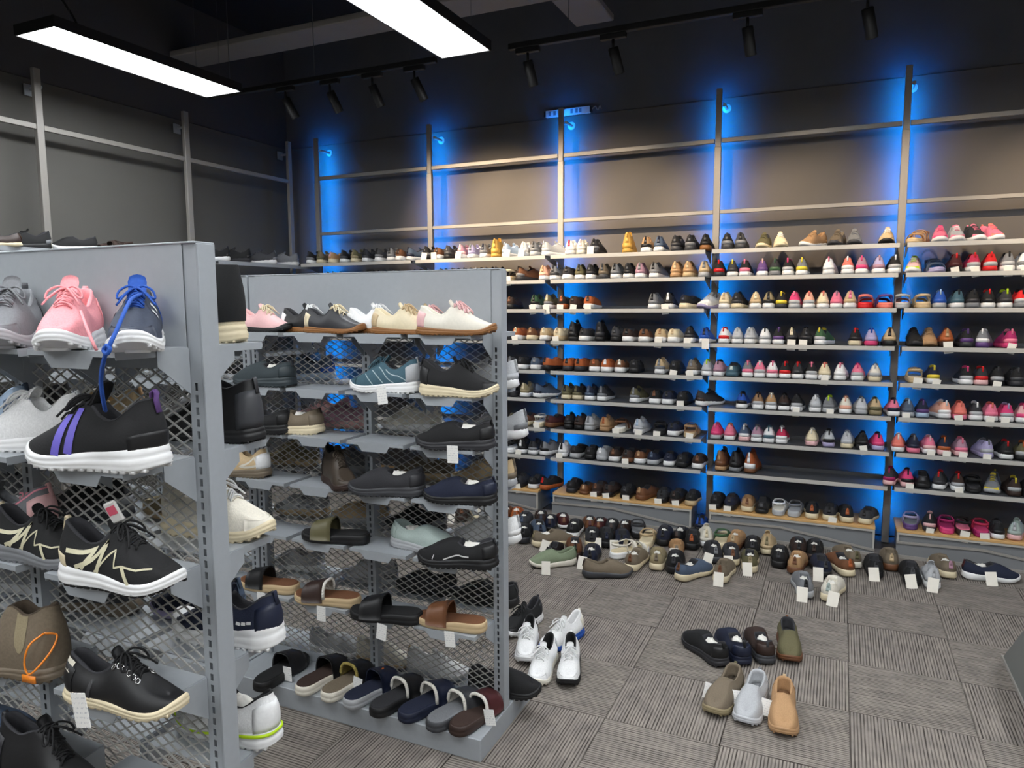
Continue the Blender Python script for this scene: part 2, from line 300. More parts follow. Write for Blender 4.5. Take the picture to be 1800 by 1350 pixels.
# ------------------------------------------------------------------ gondolas
def wire_panel(x0, x1, z0, z1, px=.047, pz=.0265, r=.0016):
    """diamond mesh of real strands between (x0,z0) and (x1,z1) in the plane y=0"""
    mb = MB(); sl = pz/px
    for sgn in (1, -1):
        c = z0 - (x1-x0)*sl - pz if sgn > 0 else z0
        end = z1 if sgn > 0 else z1 + (x1-x0)*sl
        while c < end:
            # z = c + sgn*sl*(x-x0)
            xs = [x0, x1]
            xa = x0 if (c >= z0 and sgn > 0) or (c <= z1 and sgn < 0) else (x0 + ((z0 if sgn > 0 else z1) - c)/(sgn*sl))
            xb = min(x1, x0 + ((z1 if sgn > 0 else z0) - c)/(sgn*sl))
            if xb - xa > .004 and xa >= x0-1e-6:
                za, zb = c + sgn*sl*(xa-x0), c + sgn*sl*(xb-x0); y = .0008*sgn; n = Vector((-(zb-za), 0, xb-xa)).normalized()*r
                mb.add([(xa+n.x, y-r, za+n.z), (xa+n.x, y+r, za+n.z), (xa-n.x, y+r, za-n.z), (xa-n.x, y-r, za-n.z), (xb+n.x, y-r, zb+n.z), (xb+n.x, y+r, zb+n.z), (xb-n.x, y+r, zb-n.z), (xb-n.x, y-r, zb-n.z)], [(0, 1, 5, 4), (1, 2, 6, 5), (2, 3, 7, 6), (3, 0, 4, 7)])
            c += pz
    return mb
def slotted_upright(h, z0=.0, w=.036, d=.042, pitch=.0245, hs=1.49):
    """hollow steel upright with rows of rectangular slots in its front and back faces"""
    mb = MB(); sw, sh = .0042, .0078; n = int((min(h, hs)-z0-.04)/pitch)
    for y, t in ((-d/2, .0015), (d/2-.0015, .0015)):
        mb.box(-w/2, -sw, y, y+t, z0, h).box(sw, w/2, y, y+t, z0, h)
        zc = z0; 
        for k in range(n+1):
            zn = z0 + .03 + k*pitch - sh if k < n else h
            mb.add([(-sw, y, zc), (sw, y, zc), (sw, y, zn), (-sw, y, zn), (-sw, y+t, zc), (sw, y+t, zc), (sw, y+t, zn), (-sw, y+t, zn)], [(0, 1, 2, 3), (7, 6, 5, 4), (0, 4, 5, 1), (3, 2, 6, 7)])
            zc = z0 + .03 + k*pitch + sh
    mb.box(-w/2, -w/2+.0015, -d/2+.0015, d/2-.0015, z0, h).box(w/2-.0015, w/2, -d/2+.0015, d/2-.0015, z0, h).box(-w/2, w/2, -d/2, d/2, h, h+.002)
    return mb
def tray_mesh(w, dpt):
    """tray sticking out to -y from y=0: plate, hanging front lip with slanted ends, side flange"""
    mb = MB().box(-w/2, w/2, -dpt, 0, -.0025, 0).box(-w/2, w/2, -dpt-.0015, -dpt, -.011, 0)
    mb.prism([(-w*.30, -.011), (w*.26, -.011), (w*.20, -.034), (-w*.22, -.034)], 'y', -dpt-.0015, -dpt)
    mb.box(-w/2, -w/2+.0015, -dpt, 0, -.016, -.0025).box(w/2-.0015, w/2, -dpt, 0, -.016, -.0025)
    return mb
UPR = slotted_upright(1.72, .086); UP_ME = newmesh('upright', UPR.v, UPR.f)
UPM = slotted_upright(1.50, .086); UPM_ME = newmesh('upright', UPM.v, UPM.f)
TR = tray_mesh(.248, .16); TR_ME = newmesh('tray', TR.v, TR.f)
GU = MB().prism([(0, -.003), (-.075, -.003), (-.075, -.035), (0, -.095)], 'x', -.001, .001); GU_ME = newmesh('bracket', GU.v, GU.f)
def gondola(xr, yc, label, trays, ztop=1.722, back=None, wid=1.16, base_d=.222):
    """section from x=xr-wid to xr; slotted uprights at both ends and in the middle"""
    x0 = xr-wid; t = empty('gondola_shelving', label, 'gondola', (xr-wid/2, yc, 0), 0, 'double-sided mesh gondolas')
    L_ = lambda x: x-(xr-wid/2)
    MB().bbox(L_(x0), L_(xr)+.004, -base_d, base_d, 0, .085, .003).build('base', GREY, t)
    ux = [x0+.02, (x0+xr)/2, xr-.02]
    for k, x in enumerate(ux): obj('upright', UPM_ME if k == 1 else UP_ME, GREY, t, (L_(x), 0, 0))
    MB().bbox(L_(xr)-.002, L_(xr)+.004, -.0215, .0215, .086, ztop, .001).build('end_cap', GREY, t)
    for s in (-1, 1):
        MB().bbox(L_(x0)+.037, L_(xr)-.037, s*.0228-.0012, s*.024+.0012, 1.50, ztop, .0008).build('header_panel', GREY, t)
    MB().bbox(L_(x0)+.002, L_(xr)-.002, -.026, .026, ztop, ztop+.004, .001).build('top_cap', GREY, t)
    for a, b in ((ux[0]+.018, ux[1]-.018), (ux[1]+.018, ux[2]-.018)):
        MB().box(L_(a), L_(b), -.006, .006, .086, .125).build('mesh_rail', GREY, t); MB().box(L_(a), L_(b), -.006, .006, 1.47, 1.4985).build('mesh_rail', GREY, t)
        m_ = wire_panel(L_(a), L_(b), .125, 1.47).build('wire_mesh', mat('aaa9a5', 'metal'), t, False, (0, 0, 0)); m_['kind'] = 'stuff'
    for (x, z, side) in trays:
        o = obj('tray', TR_ME, GREY, t, (L_(x), -.022*side if side > 0 else .022, z), (0, 0, 0 if side > 0 else math.pi))
        for sx in (-1, 1): obj('bracket', GU_ME, GREY, o, (sx*.1255, 0, 0))
    return t
G1Z = [1.519, 1.297, 1.07, .826, .585]; G2Z = [1.497, 1.285, 1.10, .907, .69, .435]
G1R, G1Y, G2R, G2Y = -1.15, 1.075, -1.092, 2.345
tr1 = [(G1R-.16-.277*k, G1Z[0], 1) for k in range(4)] + [(G1R-.16-.277*k, G1Z[0], -1) for k in range(4)]
for z in G1Z[1:]:
    tr1 += [(G1R-.16, z, 1), (G1R-.16-.34, z, 1), (G1R-.16-.62, z, 1)] + [(G1R-.16-.277*k, z, -1) for k in range(4)]
gondola(G1R, G1Y, 'grey double-sided gondola with mesh panels in the near left foreground', tr1)
tr2 = [(G2R-.16-.277*k, z, s) for z in G2Z for k in range(4) for s in (1, -1)]
gondola(G2R, G2Y, 'grey double-sided gondola with mesh panels in the middle, slides on its base', tr2)
tr3 = [(G2R-1.175-.16-.277*k, z, s) for z in G2Z for k in range(4) for s in (1, -1)]
gondola(G2R-1.172, G2Y, 'grey gondola section mostly hidden behind the near gondola', tr3)

# sloped grey stand at the right picture edge
t = empty('sloped_display_stand', 'low grey sloped display stand at the right picture edge', 'stand', (.98, 3.3, 0))
MB().prism([(.44, .012), (.10, .29), (-.5, .29), (-.62, .012)], 'x', -.25, .3).build('side_body', mat('7d817f', 'metal'), t)
MB().prism([(.455, 0), (.455, .012), (-.63, .012), (-.63, 0)], 'x', -.256, .306).build('foot_rim', mat('a09d97', 'metal'), t)

# ------------------------------------------------------------------ shoes
def spl(tab):
    xs = np.array([p[0] for p in tab], float); ys = np.array([p[1] for p in tab], float)
    m_ = np.gradient(ys, xs)
    def f(s):
        s = np.clip(np.asarray(s, float), xs[0], xs[-1]); k = np.clip(np.searchsorted(xs, s, side='right')-1, 0, len(xs)-2)
        h = xs[k+1]-xs[k]; t = (s-xs[k])/h
        return (2*t**3-3*t**2+1)*ys[k] + (t**3-2*t**2+t)*h*m_[k] + (-2*t**3+3*t**2)*ys[k+1] + (t**3-t**2)*h*m_[k+1]
    return f
def sstep(a, b, x): t = np.clip((x-a)/(b-a), 0, 1); return t*t*(3-2*t)
ST = {}
def style(n, **k): ST[n] = k
RZ = [(0, .112), (.06, .108), (.14, .094), (.27, .077), (.38, .083), (.46, .100), (.6, .088), (.75, .067), (.88, .054), (1, .044)]
style('runner', L=.285, W=.103, sole=[(0, .042), (.15, .038), (.4, .032), (.7, .024), (.9, .026), (1, .032)], top=RZ, sc=.45, k=[(0, .66), (.2, .60), (.4, .52), (.5, .38), (.7, .34), (.9, .45), (1, .55)], spring=.018, lace=1, toe=1)
style('kid', L=.285, W=.114, sole=[(0, .044), (.15, .040), (.4, .036), (.7, .030), (.9, .032), (1, .038)], top=[(s, z*1.12) for s, z in RZ], sc=.45, k=[(0, .66), (.2, .62), (.4, .54), (.5, .42), (.7, .40), (.9, .5), (1, .55)], spring=.016, lace=1, toe=1)
style('retro', L=.285, W=.096, sole=[(0, .026), (.15, .024), (.4, .019), (.7, .017), (.9, .019), (1, .030)], top=[(0, .086), (.06, .083), (.14, .072), (.27, .058), (.38, .066), (.46, .084), (.6, .072), (.75, .053), (.88, .042), (1, .034)], sc=.44, k=[(0, .62), (.2, .58), (.4, .50), (.5, .36), (.7, .32), (.9, .42), (1, .5)], spring=.012, lace=1, toe=0)
style('slip', L=.285, W=.110, sole=[(0, .044), (.15, .040), (.4, .035), (.7, .028), (.9, .028), (1, .034)], top=[(0, .098), (.06, .096), (.14, .088), (.27, .074), (.38, .075), (.48, .092), (.6, .088), (.75, .076), (.88, .062), (1, .048)], sc=.44, k=[(0, .80), (.1, .78), (.2, .72), (.4, .62), (.5, .54), (.7, .46), (.9, .5), (1, .58)], spring=.018, lace=0, toe=0)
style('loafer', L=.285, W=.103, sole=[(0, .028), (.15, .024), (.4, .020), (.7, .018), (.9, .018), (1, .022)], top=[(0, .082), (.06, .080), (.14, .070), (.27, .058), (.38, .058), (.50, .070), (.62, .064), (.75, .054), (.88, .045), (1, .036)], sc=.50, k=[(0, .68), (.2, .66), (.4, .62), (.5, .58), (.7, .5), (.9, .5), (1, .55)], spring=.010, lace=0, toe=0)
style('clog', L=.285, W=.112, sole=[(0, .036), (.15, .034), (.4, .032), (.7, .030), (.9, .030), (1, .034)], top=[(0, .080), (.06, .079), (.14, .074), (.27, .068), (.38, .074), (.48, .090), (.6, .088), (.75, .078), (.88, .066), (1, .050)], sc=.46, k=[(0, .72), (.2, .68), (.4, .64), (.5, .58), (.7, .5), (.9, .5), (1, .55)], spring=.010, lace=0, toe=0)
style('ankle', L=.285, W=.104, sole=[(0, .038), (.15, .034), (.4, .030), (.7, .026), (.9, .028), (1, .034)], top=[(0, .148), (.06, .144), (.14, .134), (.27, .126), (.38, .138), (.45, .142), (.6, .098), (.75, .072), (.88, .058), (1, .046)], sc=.44, k=[(0, .60), (.2, .56), (.4, .50), (.5, .36), (.7, .34), (.9, .45), (1, .55)], spring=.014, lace=1, toe=1)
style('chelsea', L=.285, W=.108, sole=[(0, .034), (.15, .030), (.4, .024), (.7, .022), (.9, .024), (1, .028)], top=[(0, .160), (.06, .158), (.14, .146), (.27, .136), (.38, .150), (.44, .148), (.56, .105), (.75, .068), (.88, .054), (1, .042)], sc=.43, k=[(0, .50), (.2, .47), (.4, .45), (.5, .42), (.7, .36), (.9, .45), (1, .55)], spring=.012, lace=0, toe=0)
style('tall', L=.285, W=.100, sole=[(0, .050), (.15, .046), (.4, .040), (.7, .034), (.9, .036), (1, .042)], top=[(0, .205), (.06, .205), (.14, .206), (.27, .208), (.38, .210), (.45, .206), (.56, .115), (.75, .074), (.88, .060), (1, .050)], sc=.43, k=[(0, .66), (.2, .64), (.4, .58), (.5, .42), (.7, .36), (.9, .45), (1, .55)], spring=.014, lace=0, toe=0)
G_OUT = spl([(0, 1.0), (.12, .92), (.25, .84), (.40, .78), (.55, .87), (.70, 1.0), (.82, 1.02), (.93, 1.0), (1, .98)])
def hwf(S, s): s = np.asarray(s, float); return S['W']/2*G_OUT(s)*(1-np.abs(2*s-1)**3.0).clip(0)**(1/2.6)
def ycf(s): return .006*np.sin(math.pi*np.clip((np.asarray(s, float)-.45)/.55, 0, 1)**1.5)*1.0 + .005*np.clip((np.asarray(s)-.7)/.3, 0, 1)**2
class Shape:
    def __init__(q, name):
        S = ST[name]; q.S = S; q.L = S['L']; q.sole_t = spl(S['sole']); q.top_t = spl(S['top']); q.k_t = spl(S['k'])
    def sbot(q, s): return q.S['spring']*np.clip((s-.70)/.30, 0, 1)**2 + .007*np.clip((.12-s)/.12, 0, 1)**1.5
    def stop(q, s): return q.sole_t(s) + .5*q.S['spring']*np.clip((s-.75)/.25, 0, 1)**2
    def P(q, s, side, t, off=0.0):
        """point on the upper: s heel->toe, side -1/+1, t sole line->top line"""
        s = np.asarray(s, float); side = np.asarray(side, float); t = np.asarray(t, float); L = q.L
        hb = np.maximum(hwf(q.S, s)-.003, 0); bx = L*(s*.976+.012); by = side*hb+ycf(s); bz = q.stop(s)-.004
        tx = .045 + .955*s - .115*np.clip((s-.55)/.45, 0, 1)**1.6; hx = L*tx; hy = side*hb*q.k_t(s)+ycf(tx); hz = q.top_t(s)
        e = sstep(.35, .85, s); a = t*math.pi/2
        h = (1-e)*t**1.5 + e*(1-np.cos(a)); v = (1-e)*t + e*np.sin(a)
        b = .005*(1-e)*np.sin(math.pi*np.clip(t*1.1, 0, 1)) + off
        x = bx+(hx-bx)*h; y = by+(hy-by)*h; z = bz+(hz-bz)*v
        nx = (2*s-1)*1.0; nx = np.sign(nx)*np.abs(nx)**3; ny = side*np.sqrt(np.clip(1-nx**2, 0, 1))
        return np.stack([x+nx*b-L/2, y+ny*b, z+off*np.sin(a)*e], -1)
def ring(Mn):
    a = 2*math.pi*np.arange(Mn)/Mn; return (1-np.cos(a))/2, np.where(np.sin(a) >= 0, 1.0, -1.0)
def grid_faces(R, Mn, wrap=True):
    return [(r*Mn+i, r*Mn+(i+1) % Mn, (r+1)*Mn+(i+1) % Mn, (r+1)*Mn+i) for r in range(R-1) for i in range(Mn if wrap else Mn-1)]
def ladder(base, Mn, flip=False):
    F = [(base+j, base+j+1, base+(Mn-j-1) % Mn, base+(Mn-j) % Mn) for j in range(1, Mn//2-1)] + [(base, base+1, base+Mn-1), (base+Mn//2-1, base+Mn//2, base+Mn//2+1)]
    return [f[::-1] for f in F] if flip else F
def strip_faces(R, n): return [(r*n+i, r*n+i+1, (r+1)*n+i+1, (r+1)*n+i) for r in range(R-1) for i in range(n-1)]
def thick(V, F, n, th):
    """give a grid (n cols) thickness th along averaged normals"""
    V = np.asarray(V, float); N = np.zeros_like(V)
    for f in F:
        nn = np.cross(V[f[1]]-V[f[0]], V[f[3]]-V[f[0]]); 
        for i in f: N[i] += nn
    N /= np.maximum(np.linalg.norm(N, axis=1, keepdims=True), 1e-9); k = len(V); R = k//n
    V2 = np.vstack([V+N*th/2, V-N*th/2]); F2 = list(F) + [tuple(i+k for i in f[::-1]) for f in F]
    b = [i for i in range(n)] + [r*n+n-1 for r in range(1, R)] + [(R-1)*n+i for i in range(n-2, -1, -1)] + [r*n for r in range(R-2, 0, -1)]
    F2 += [(b[(i+1) % len(b)], b[i], b[i]+k, b[(i+1) % len(b)]+k) for i in range(len(b))]
    return V2, F2
CACHE = {}
def part_mesh(sty, part, hi, mir, extra=''):
    key = (sty, part, hi, mir, extra)
    if key in CACHE: return CACHE[key]
    V, F = PARTS[part](Shape(sty), hi, extra); V = np.array(V, float)
    if mir: V[:, 1] *= -1; F = [tuple(f[::-1]) for f in F]
    me = newmesh(part, V, F, True); CACHE[key] = me
    return me
def p_sole(q, hi, ex):
    Mn = 56 if hi else 26; s, sd = ring(Mn); L = q.L
    fat = 1.35 if 'fat' in ex else 1.0
    zb = q.sbot(s); zt = q.stop(s); hw0 = hwf(q.S, s)
    prof = [(-.010, 0.0), (-.003, .10), (.0015, .38), (.001, .62), (-.0015, .86), (-.003, 1.0)] if hi else [(-.009, 0), (.001, .28), (.0, .8), (-.003, 1.0)]
    if hi: prof = [(-.010, 0.0), (-.003, .08), (.0010, .16), (-.0008, .22), (.0016, .34), (.0016, .56), (-.0005, .62), (.0012, .70), (-.0010, .90), (-.004, 1.0)]
    V = []
    for o, t in prof:
        o2 = o + (.003 if t < .5 else 0)*np.clip((.25-s)/.25, 0, 1); nx = np.sign(2*s-1)*np.abs(2*s-1)**4
        wv = .0022*np.sin(s*16)*(1-np.abs(2*t-1))*(1 if hi else 0)
        y = sd*np.maximum(hw0+o2*(1-np.abs(nx)*.5)+wv, 0.0)+ycf(s); x = L*s-L/2+nx*o2
        V.append(np.stack([x, y, zb+(zt*fat-zb)*t], -1))
    R = len(prof); V = np.vstack(V); F = grid_faces(R, Mn)
    F += ladder(0, Mn, True) + ladder((R-1)*Mn, Mn)
    return V, F
def p_tread(q, hi, ex):
    V, F = [], []; mb = MB()
    for sdv in (-1, 1):
        for s in np.linspace(.06, .94, 15):
            h = float(hwf(q.S, s)); y = sdv*(h-.009)+float(ycf(s)); x = q.L*s-q.L/2; z = float(q.sbot(s))
            mb.box(x-.006, x+.005, min(y, y+sdv*.008), max(y, y+sdv*.008), z-.0006, z+.005)
    mb.box(-q.L/2+.03, q.L/2-.04, -.022, .022, .0002, .006)
    return mb.v, mb.f
def jc(q, Mn):
    s, sd = ring(Mn); return int(np.argmax(s[:Mn//2+1] >= q.S['sc']))
def p_upper(q, hi, ex):
    Mn = 56 if hi else 28; R = 10 if hi else 6; s, sd = ring(Mn); V = np.vstack([q.P(s, sd, np.full(Mn, t)) for t in np.linspace(0, 1, R)]); F = grid_faces(R, Mn)
    j0 = jc(q, Mn); top = (R-1)*Mn; ctr = {}
    V = list(map(tuple, V))
    for j in range(j0, Mn//2+1):
        a = np.array(V[top+j]); b = np.array(V[top+(Mn-j) % Mn]); c = (a+b)/2; c[2] += .16*abs(a[1]-b[1])*(.6 if j > j0 else .35); ctr[j] = len(V); V.append(tuple(c))
    for j in range(j0, Mn//2):
        F.append((top+j, top+j+1, ctr[j+1], ctr[j])); F.append((ctr[j], ctr[j+1], top+Mn-j-1, top+Mn-j))
    return V, F
def p_lining(q, hi, ex):
    Mn = 56 if hi else 28; s, sd = ring(Mn); j0 = jc(q, Mn); idx = [i % Mn for i in range(-j0, j0+1)]
    s1, d1 = s[idx], sd[idx]; T0 = q.P(s1, d1, np.ones(len(idx))); nloop = len(idx)+1
    c = (T0[0]+T0[-1])/2; c[2] += .16*abs(T0[0][1]-T0[-1][1])*.35; T0 = np.vstack([T0, c]); cen = T0.mean(0); s1 = np.append(s1, q.S['sc']+.02)
    d = T0-cen; d[:, 2] = 0; ln = np.linalg.norm(d, axis=1, keepdims=True); d /= np.maximum(ln, 1e-6)
    R1 = T0-d*.0025; R1[:, 2] += .0025; R2 = T0-d*.007; R2[:, 2] += .001; R3 = T0-d*.008; R3[:, 2] -= .012
    R4 = T0-d*.006; R4[:, 2] = q.stop(s1)+.014; R5 = cen+(R4-cen)*.82; R5[:, 2] = q.stop(s1)+.006
    V = np.vstack([T0+d*.0008, R1, R2, R3, R4, R5]); F = grid_faces(6, nloop); F.append(tuple(5*nloop+i for i in range(nloop)))
    return V, [f[::-1] for f in F[:-1]] + [F[-1]]
def patch(q, s0, s1, t0, t1, ns, ntt, off, both=False):
    """patch over the heel (s0=0) or the toe (s1=1), wrapped across the centre line"""
    if s0 == 0: ss = np.concatenate([np.linspace(s1**.5, 0, ns)**2, (np.linspace(0, s1**.5, ns)**2)[1:]])
    else: ss = 1-np.concatenate([np.linspace((1-s0)**.5, 0, ns)**2, (np.linspace(0, (1-s0)**.5, ns)**2)[1:]])
    sd = np.concatenate([-np.ones(ns), np.ones(ns-1)]); n = len(ss)
    V = np.vstack([q.P(ss, sd, np.full(n, t), off) for t in np.linspace(t0, t1, ntt)]); F = strip_faces(ntt, n)
    if s0 != 0: F = [f[::-1] for f in F]
    return thick(V, F, n, .0016)
def p_heel(q, hi, ex):
    if ex == 'strip': return patch(q, 0, .0045, .40, .96, 4, 5, .0016)
    if ex == 'cup': return patch(q, 0, .15, .02, .36, 5, 3, .0009)
    return patch(q, 0, .13, .02, .80 if not ex else float(ex), 7 if hi else 4, 6 if hi else 3, .0012)
def p_toe(q, hi, ex): return patch(q, .86, 1, .02, .52, 8 if hi else 4, 5 if hi else 3, .0010)
def topline(q, s):
    a = q.P(s, 1., 1.); b = q.P(s, -1., 1.); c = (a+b)/2; c[2] += .16*abs(a[1]-b[1])*.6; return c, abs(a[1]-b[1])/2
def p_tongue(q, hi, ex):
    sc = q.S['sc']; rows = []; up_l = .032 if 'long' in ex else .018
    for s in np.linspace(sc+.24, sc+.01, 6):
        c, w_ = topline(q, s); rows.append((c+np.array([0, 0, .0015]), max(w_*.8, .010)*(1.15 if 'long' in ex else 1)))
    c, w_ = rows[-1]
    for k in (.35, .7, 1.0): rows.append((c+np.array([-up_l*.75*k, 0, up_l*k]), w_*(1+.15*k)*(1 if k < 1 else .8)))
    n = 5; V = []
    for c, w_ in rows:
        for a in np.linspace(-1, 1, n): V.append((c[0]-.004*a*a*0, c[1]+a*w_, c[2]-.005*a*a))
    return thick(V, [f[::-1] for f in strip_faces(len(rows), n)], n, .004)
def p_laces(q, hi, ex):
    sc = q.S['sc']; mb = MB(); nb = 6 if hi else 4; ss = np.linspace(sc+.23, sc+.02, nb); r = .0021 if hi else .0027
    for k, s in enumerate(ss):
        c, w_ = topline(q, s); w2 = w_*1.12; sk = .006*(1 if k % 2 else -1)
        mb.tube([(c[0]+sk, c[1]-w2, c[2]-.0045), (c[0]+sk*.5, c[1]-w2*.5, c[2]+.0045), (c[0], c[1], c[2]+.0062), (c[0]-sk*.5, c[1]+w2*.5, c[2]+.0045), (c[0]-sk, c[1]+w2, c[2]-.0045)], r, 5 if hi else 4)
        if hi and k < nb-1:
            c2, w3 = topline(q, ss[k+1]); mb.tube([(c[0], c[1]-w2, c[2]-.003), ((c[0]+c2[0])/2, c[1], (c[2]+c2[2])/2+.0078), (c2[0], c2[1]+w3*1.1, c2[2]-.003)], r, 5)
    if hi:
        c, w_ = topline(q, sc+.05)
        for sg in (-1, 1):
            mb.stube([(c[0], c[1], c[2]+.008), (c[0]+.006, c[1]+sg*.014, c[2]+.012), (c[0]+.016, c[1]+sg*.030, c[2]+.003), (c[0]+.024, c[1]+sg*.034, c[2]-.010), (c[0]+.024, c[1]+sg*.026, c[2]-.008), (c[0]+.012, c[1]+sg*.012, c[2]+.004), (c[0], c[1], c[2]+.008)], .0023, 5, 3)
            mb.stube([(c[0], c[1], c[2]+.008), (c[0]+.018, c[1]+sg*.008, c[2]+.006), (c[0]+.034, c[1]+sg*.022, c[2]-.007), (c[0]+.046, c[1]+sg*.034, c[2]-.022)], .0021, 5, 3)
    return mb.v, mb.f
def p_tab(q, hi, ex):
    c = q.P(0., 1., .98, .001); b = q.P(0., 1., .72, .002); V = []; w_ = .0055; g = 1.0 if 'big' in ex else .5
    pts = [b+np.array([-.001, 0, 0]), c+np.array([-.003, 0, 0]), c+np.array([-.005*g, 0, .010*g]), c+np.array([-.001, 0, .015*g]), c+np.array([.005*g, 0, .010*g]), c+np.array([.005, 0, -.004])]
    for p in pts: V += [(p[0], p[1]-w_, p[2]), (p[0], p[1]+w_, p[2])]
    return thick(V, strip_faces(len(pts), 2), 2, .0025)
def p_paper(q, hi, ex):
    rs = np.random.RandomState(len(ex)+3); n, m_ = 12, 7; sc = q.S['sc']; c = q.P(sc-.09, 1., 1.); zc = q.top_t(sc-.1)-.006; V = []
    for i in range(m_+1):
        th = math.pi*i/m_
        for j in range(n):
            ph = 2*math.pi*j/n; r = 1+.16*rs.randn()*(0 < i < m_)
            V.append((q.L*(sc-.11)-q.L/2+.034*r*math.sin(th)*math.cos(ph), .025*r*math.sin(th)*math.sin(ph)+.002, zc-.002+.020*r*math.cos(th)))
    return V, grid_faces(m_+1, n)
def p_gore(q, hi, ex):
    V = []; F = []
    for sd in ((-1,) if ex == 'l' else (1,)):
        n0 = len(V); g = []
        for t in np.linspace(.35, .985, 7):
            wd = .055*(1 if t > .5 else ((t-.33)/.17)**.6)
            for s in np.linspace(.27-wd, .27+wd, 5): g.append(q.P(s, sd, t, .0010))
        V += g; f = strip_faces(7, 5); F += [tuple(i+n0 for i in (a if sd > 0 else a[::-1])) for a in f]
    return V, F
def p_ribbon(q, hi, ex):
    """side stripes: polylines of (s, t) with half width in metres, laid on the upper"""
    V, F = [], []
    sets = {'stripe': [([(.66, .04), (.60, .90)], .0075), ([(.575, .04), (.515, .92)], .0075)],
            'zig': [([(.13, .52), (.36, .86), (.27, .10)], .0042), ([(.22, .12), (.47, .80), (.40, .06)], .0042), ([(.38, .08), (.56, .66), (.575, .28), (.65, .38), (.78, .42), (.9, .62)], .0018), ([(.65, .38), (.72, .02)], .0040)],
            'tri': [([(.10, .25), (.16, .8), (.42, .25), (.10, .25)], .0040)], 'heelpatch': [([(.02, .78), (.10, .78)], .011)], 'wave': [([(.62, .08), (.5, .22), (.42, .34), (.3, .30)], .0022), ([(.76, .10), (.74, .3)], .0016), ([(.09, .62), (.11, .62)], .004)],
            'lime': [], 'piping': [([(.0, .97), (.1, .97), (.2, .96), (.3, .96), (.4, .97)], .0018)], 'blueside': [([(.44, .62), (.47, .86)], .004), ([(.52, .55), (.56, .80)], .004), ([(.60, .45), (.65, .72)], .004)],
            'text': [([(.16, .46), (.20, .50)], .003), ([(.21, .48), (.25, .52)], .003), ([(.26, .5), (.30, .54)], .003)], 'runl': [([(.12, .1), (.24, .55), (.42, .75)], .0016), ([(.30, .08), (.44, .5), (.52, .75)], .0016), ([(.46, .08), (.56, .45), (.62, .7)], .0016), ([(.60, .06), (.68, .40), (.72, .62)], .0016)]}
    for path, hw_ in sets[ex]:
        pts = []
        for (a, b) in zip(path[:-1], path[1:]):
            for k in range(7): pts.append((a[0]+(b[0]-a[0])*k/7, a[1]+(b[1]-a[1])*k/7))
        pts.append(path[-1])
        for sd in (-1, 1):
            Pn = np.array([q.P(s, sd, t, .0014) for s, t in pts]); n0 = len(V)
            for i in range(len(Pn)):
                d = Pn[min(i+1, len(Pn)-1)]-Pn[max(i-1, 0)]; s, t = pts[i]
                n1 = np.cross(q.P(min(s+.01, 1), sd, t)-q.P(max(s-.01, 0), sd, t), q.P(s, sd, min(t+.02, 1))-q.P(s, sd, max(t-.02, 0))); e = np.cross(n1, d); e = e/max(np.linalg.norm(e), 1e-9)*hw_
                V += [Pn[i]+e, Pn[i]-e]
            F += [tuple(n0+k for k in f) for f in strip_faces(len(Pn), 2)]
    return V, F
def p_eyelets(q, hi, ex):
    mb = MB()
    for sd in (-1, 1):
        for s in np.linspace(q.S['sc']+.01, q.S['sc']+.25, 6):
            c = q.P(s, sd, .90, .001); a = q.P(s+.01, sd, .9)-q.P(s-.01, sd, .9); b = q.P(s, sd, .96)-q.P(s, sd, .84); a /= np.linalg.norm(a); b /= np.linalg.norm(b)
            mb.tube([tuple(c+(a*math.cos(t)+b*math.sin(t))*.0050) for t in np.linspace(0, 2*math.pi, 11)], .0016, 4, False)
    return mb.v, mb.f
def p_zip(q, hi, ex):
    V = []; 
    g = [q.P(s, -1., t, .0012) for t in np.linspace(.05, .8, 6) for s in (.27+.0, .30)]; V += g; F = strip_faces(6, 2); mb = MB(); mb.v = [tuple(p) for p in V]; mb.f = list(F)
    V2 = [q.P(s, 1., t, .0012) for t in np.linspace(.05, .8, 6) for s in (.27, .30)]; mb.add([tuple(p) for p in V2], [f[::-1] for f in F])
    for sd in (-1, 1):
        c = q.P(.285, sd, .78, .003); mb.tube([tuple(c), tuple(c+np.array([0, sd*.002, -.012])), tuple(c+np.array([.001, sd*.003, -.034]))], .0022, 5)
    return mb.v, mb.f
def p_midline(q, hi, ex):
    Mn = 56; s, sd = ring(Mn); V = []
    for o, t in ((.0005, .70), (.0034, .74), (.0034, .86), (.0005, .90)):
        nx = np.sign(2*s-1)*np.abs(2*s-1)**4; V.append(np.stack([q.L*s-q.L/2+nx*o, sd*(hwf(q.S, s)+o)+ycf(s), q.sbot(s)+(q.stop(s)-q.sbot(s))*t], -1))
    return np.vstack(V), grid_faces(4, Mn)
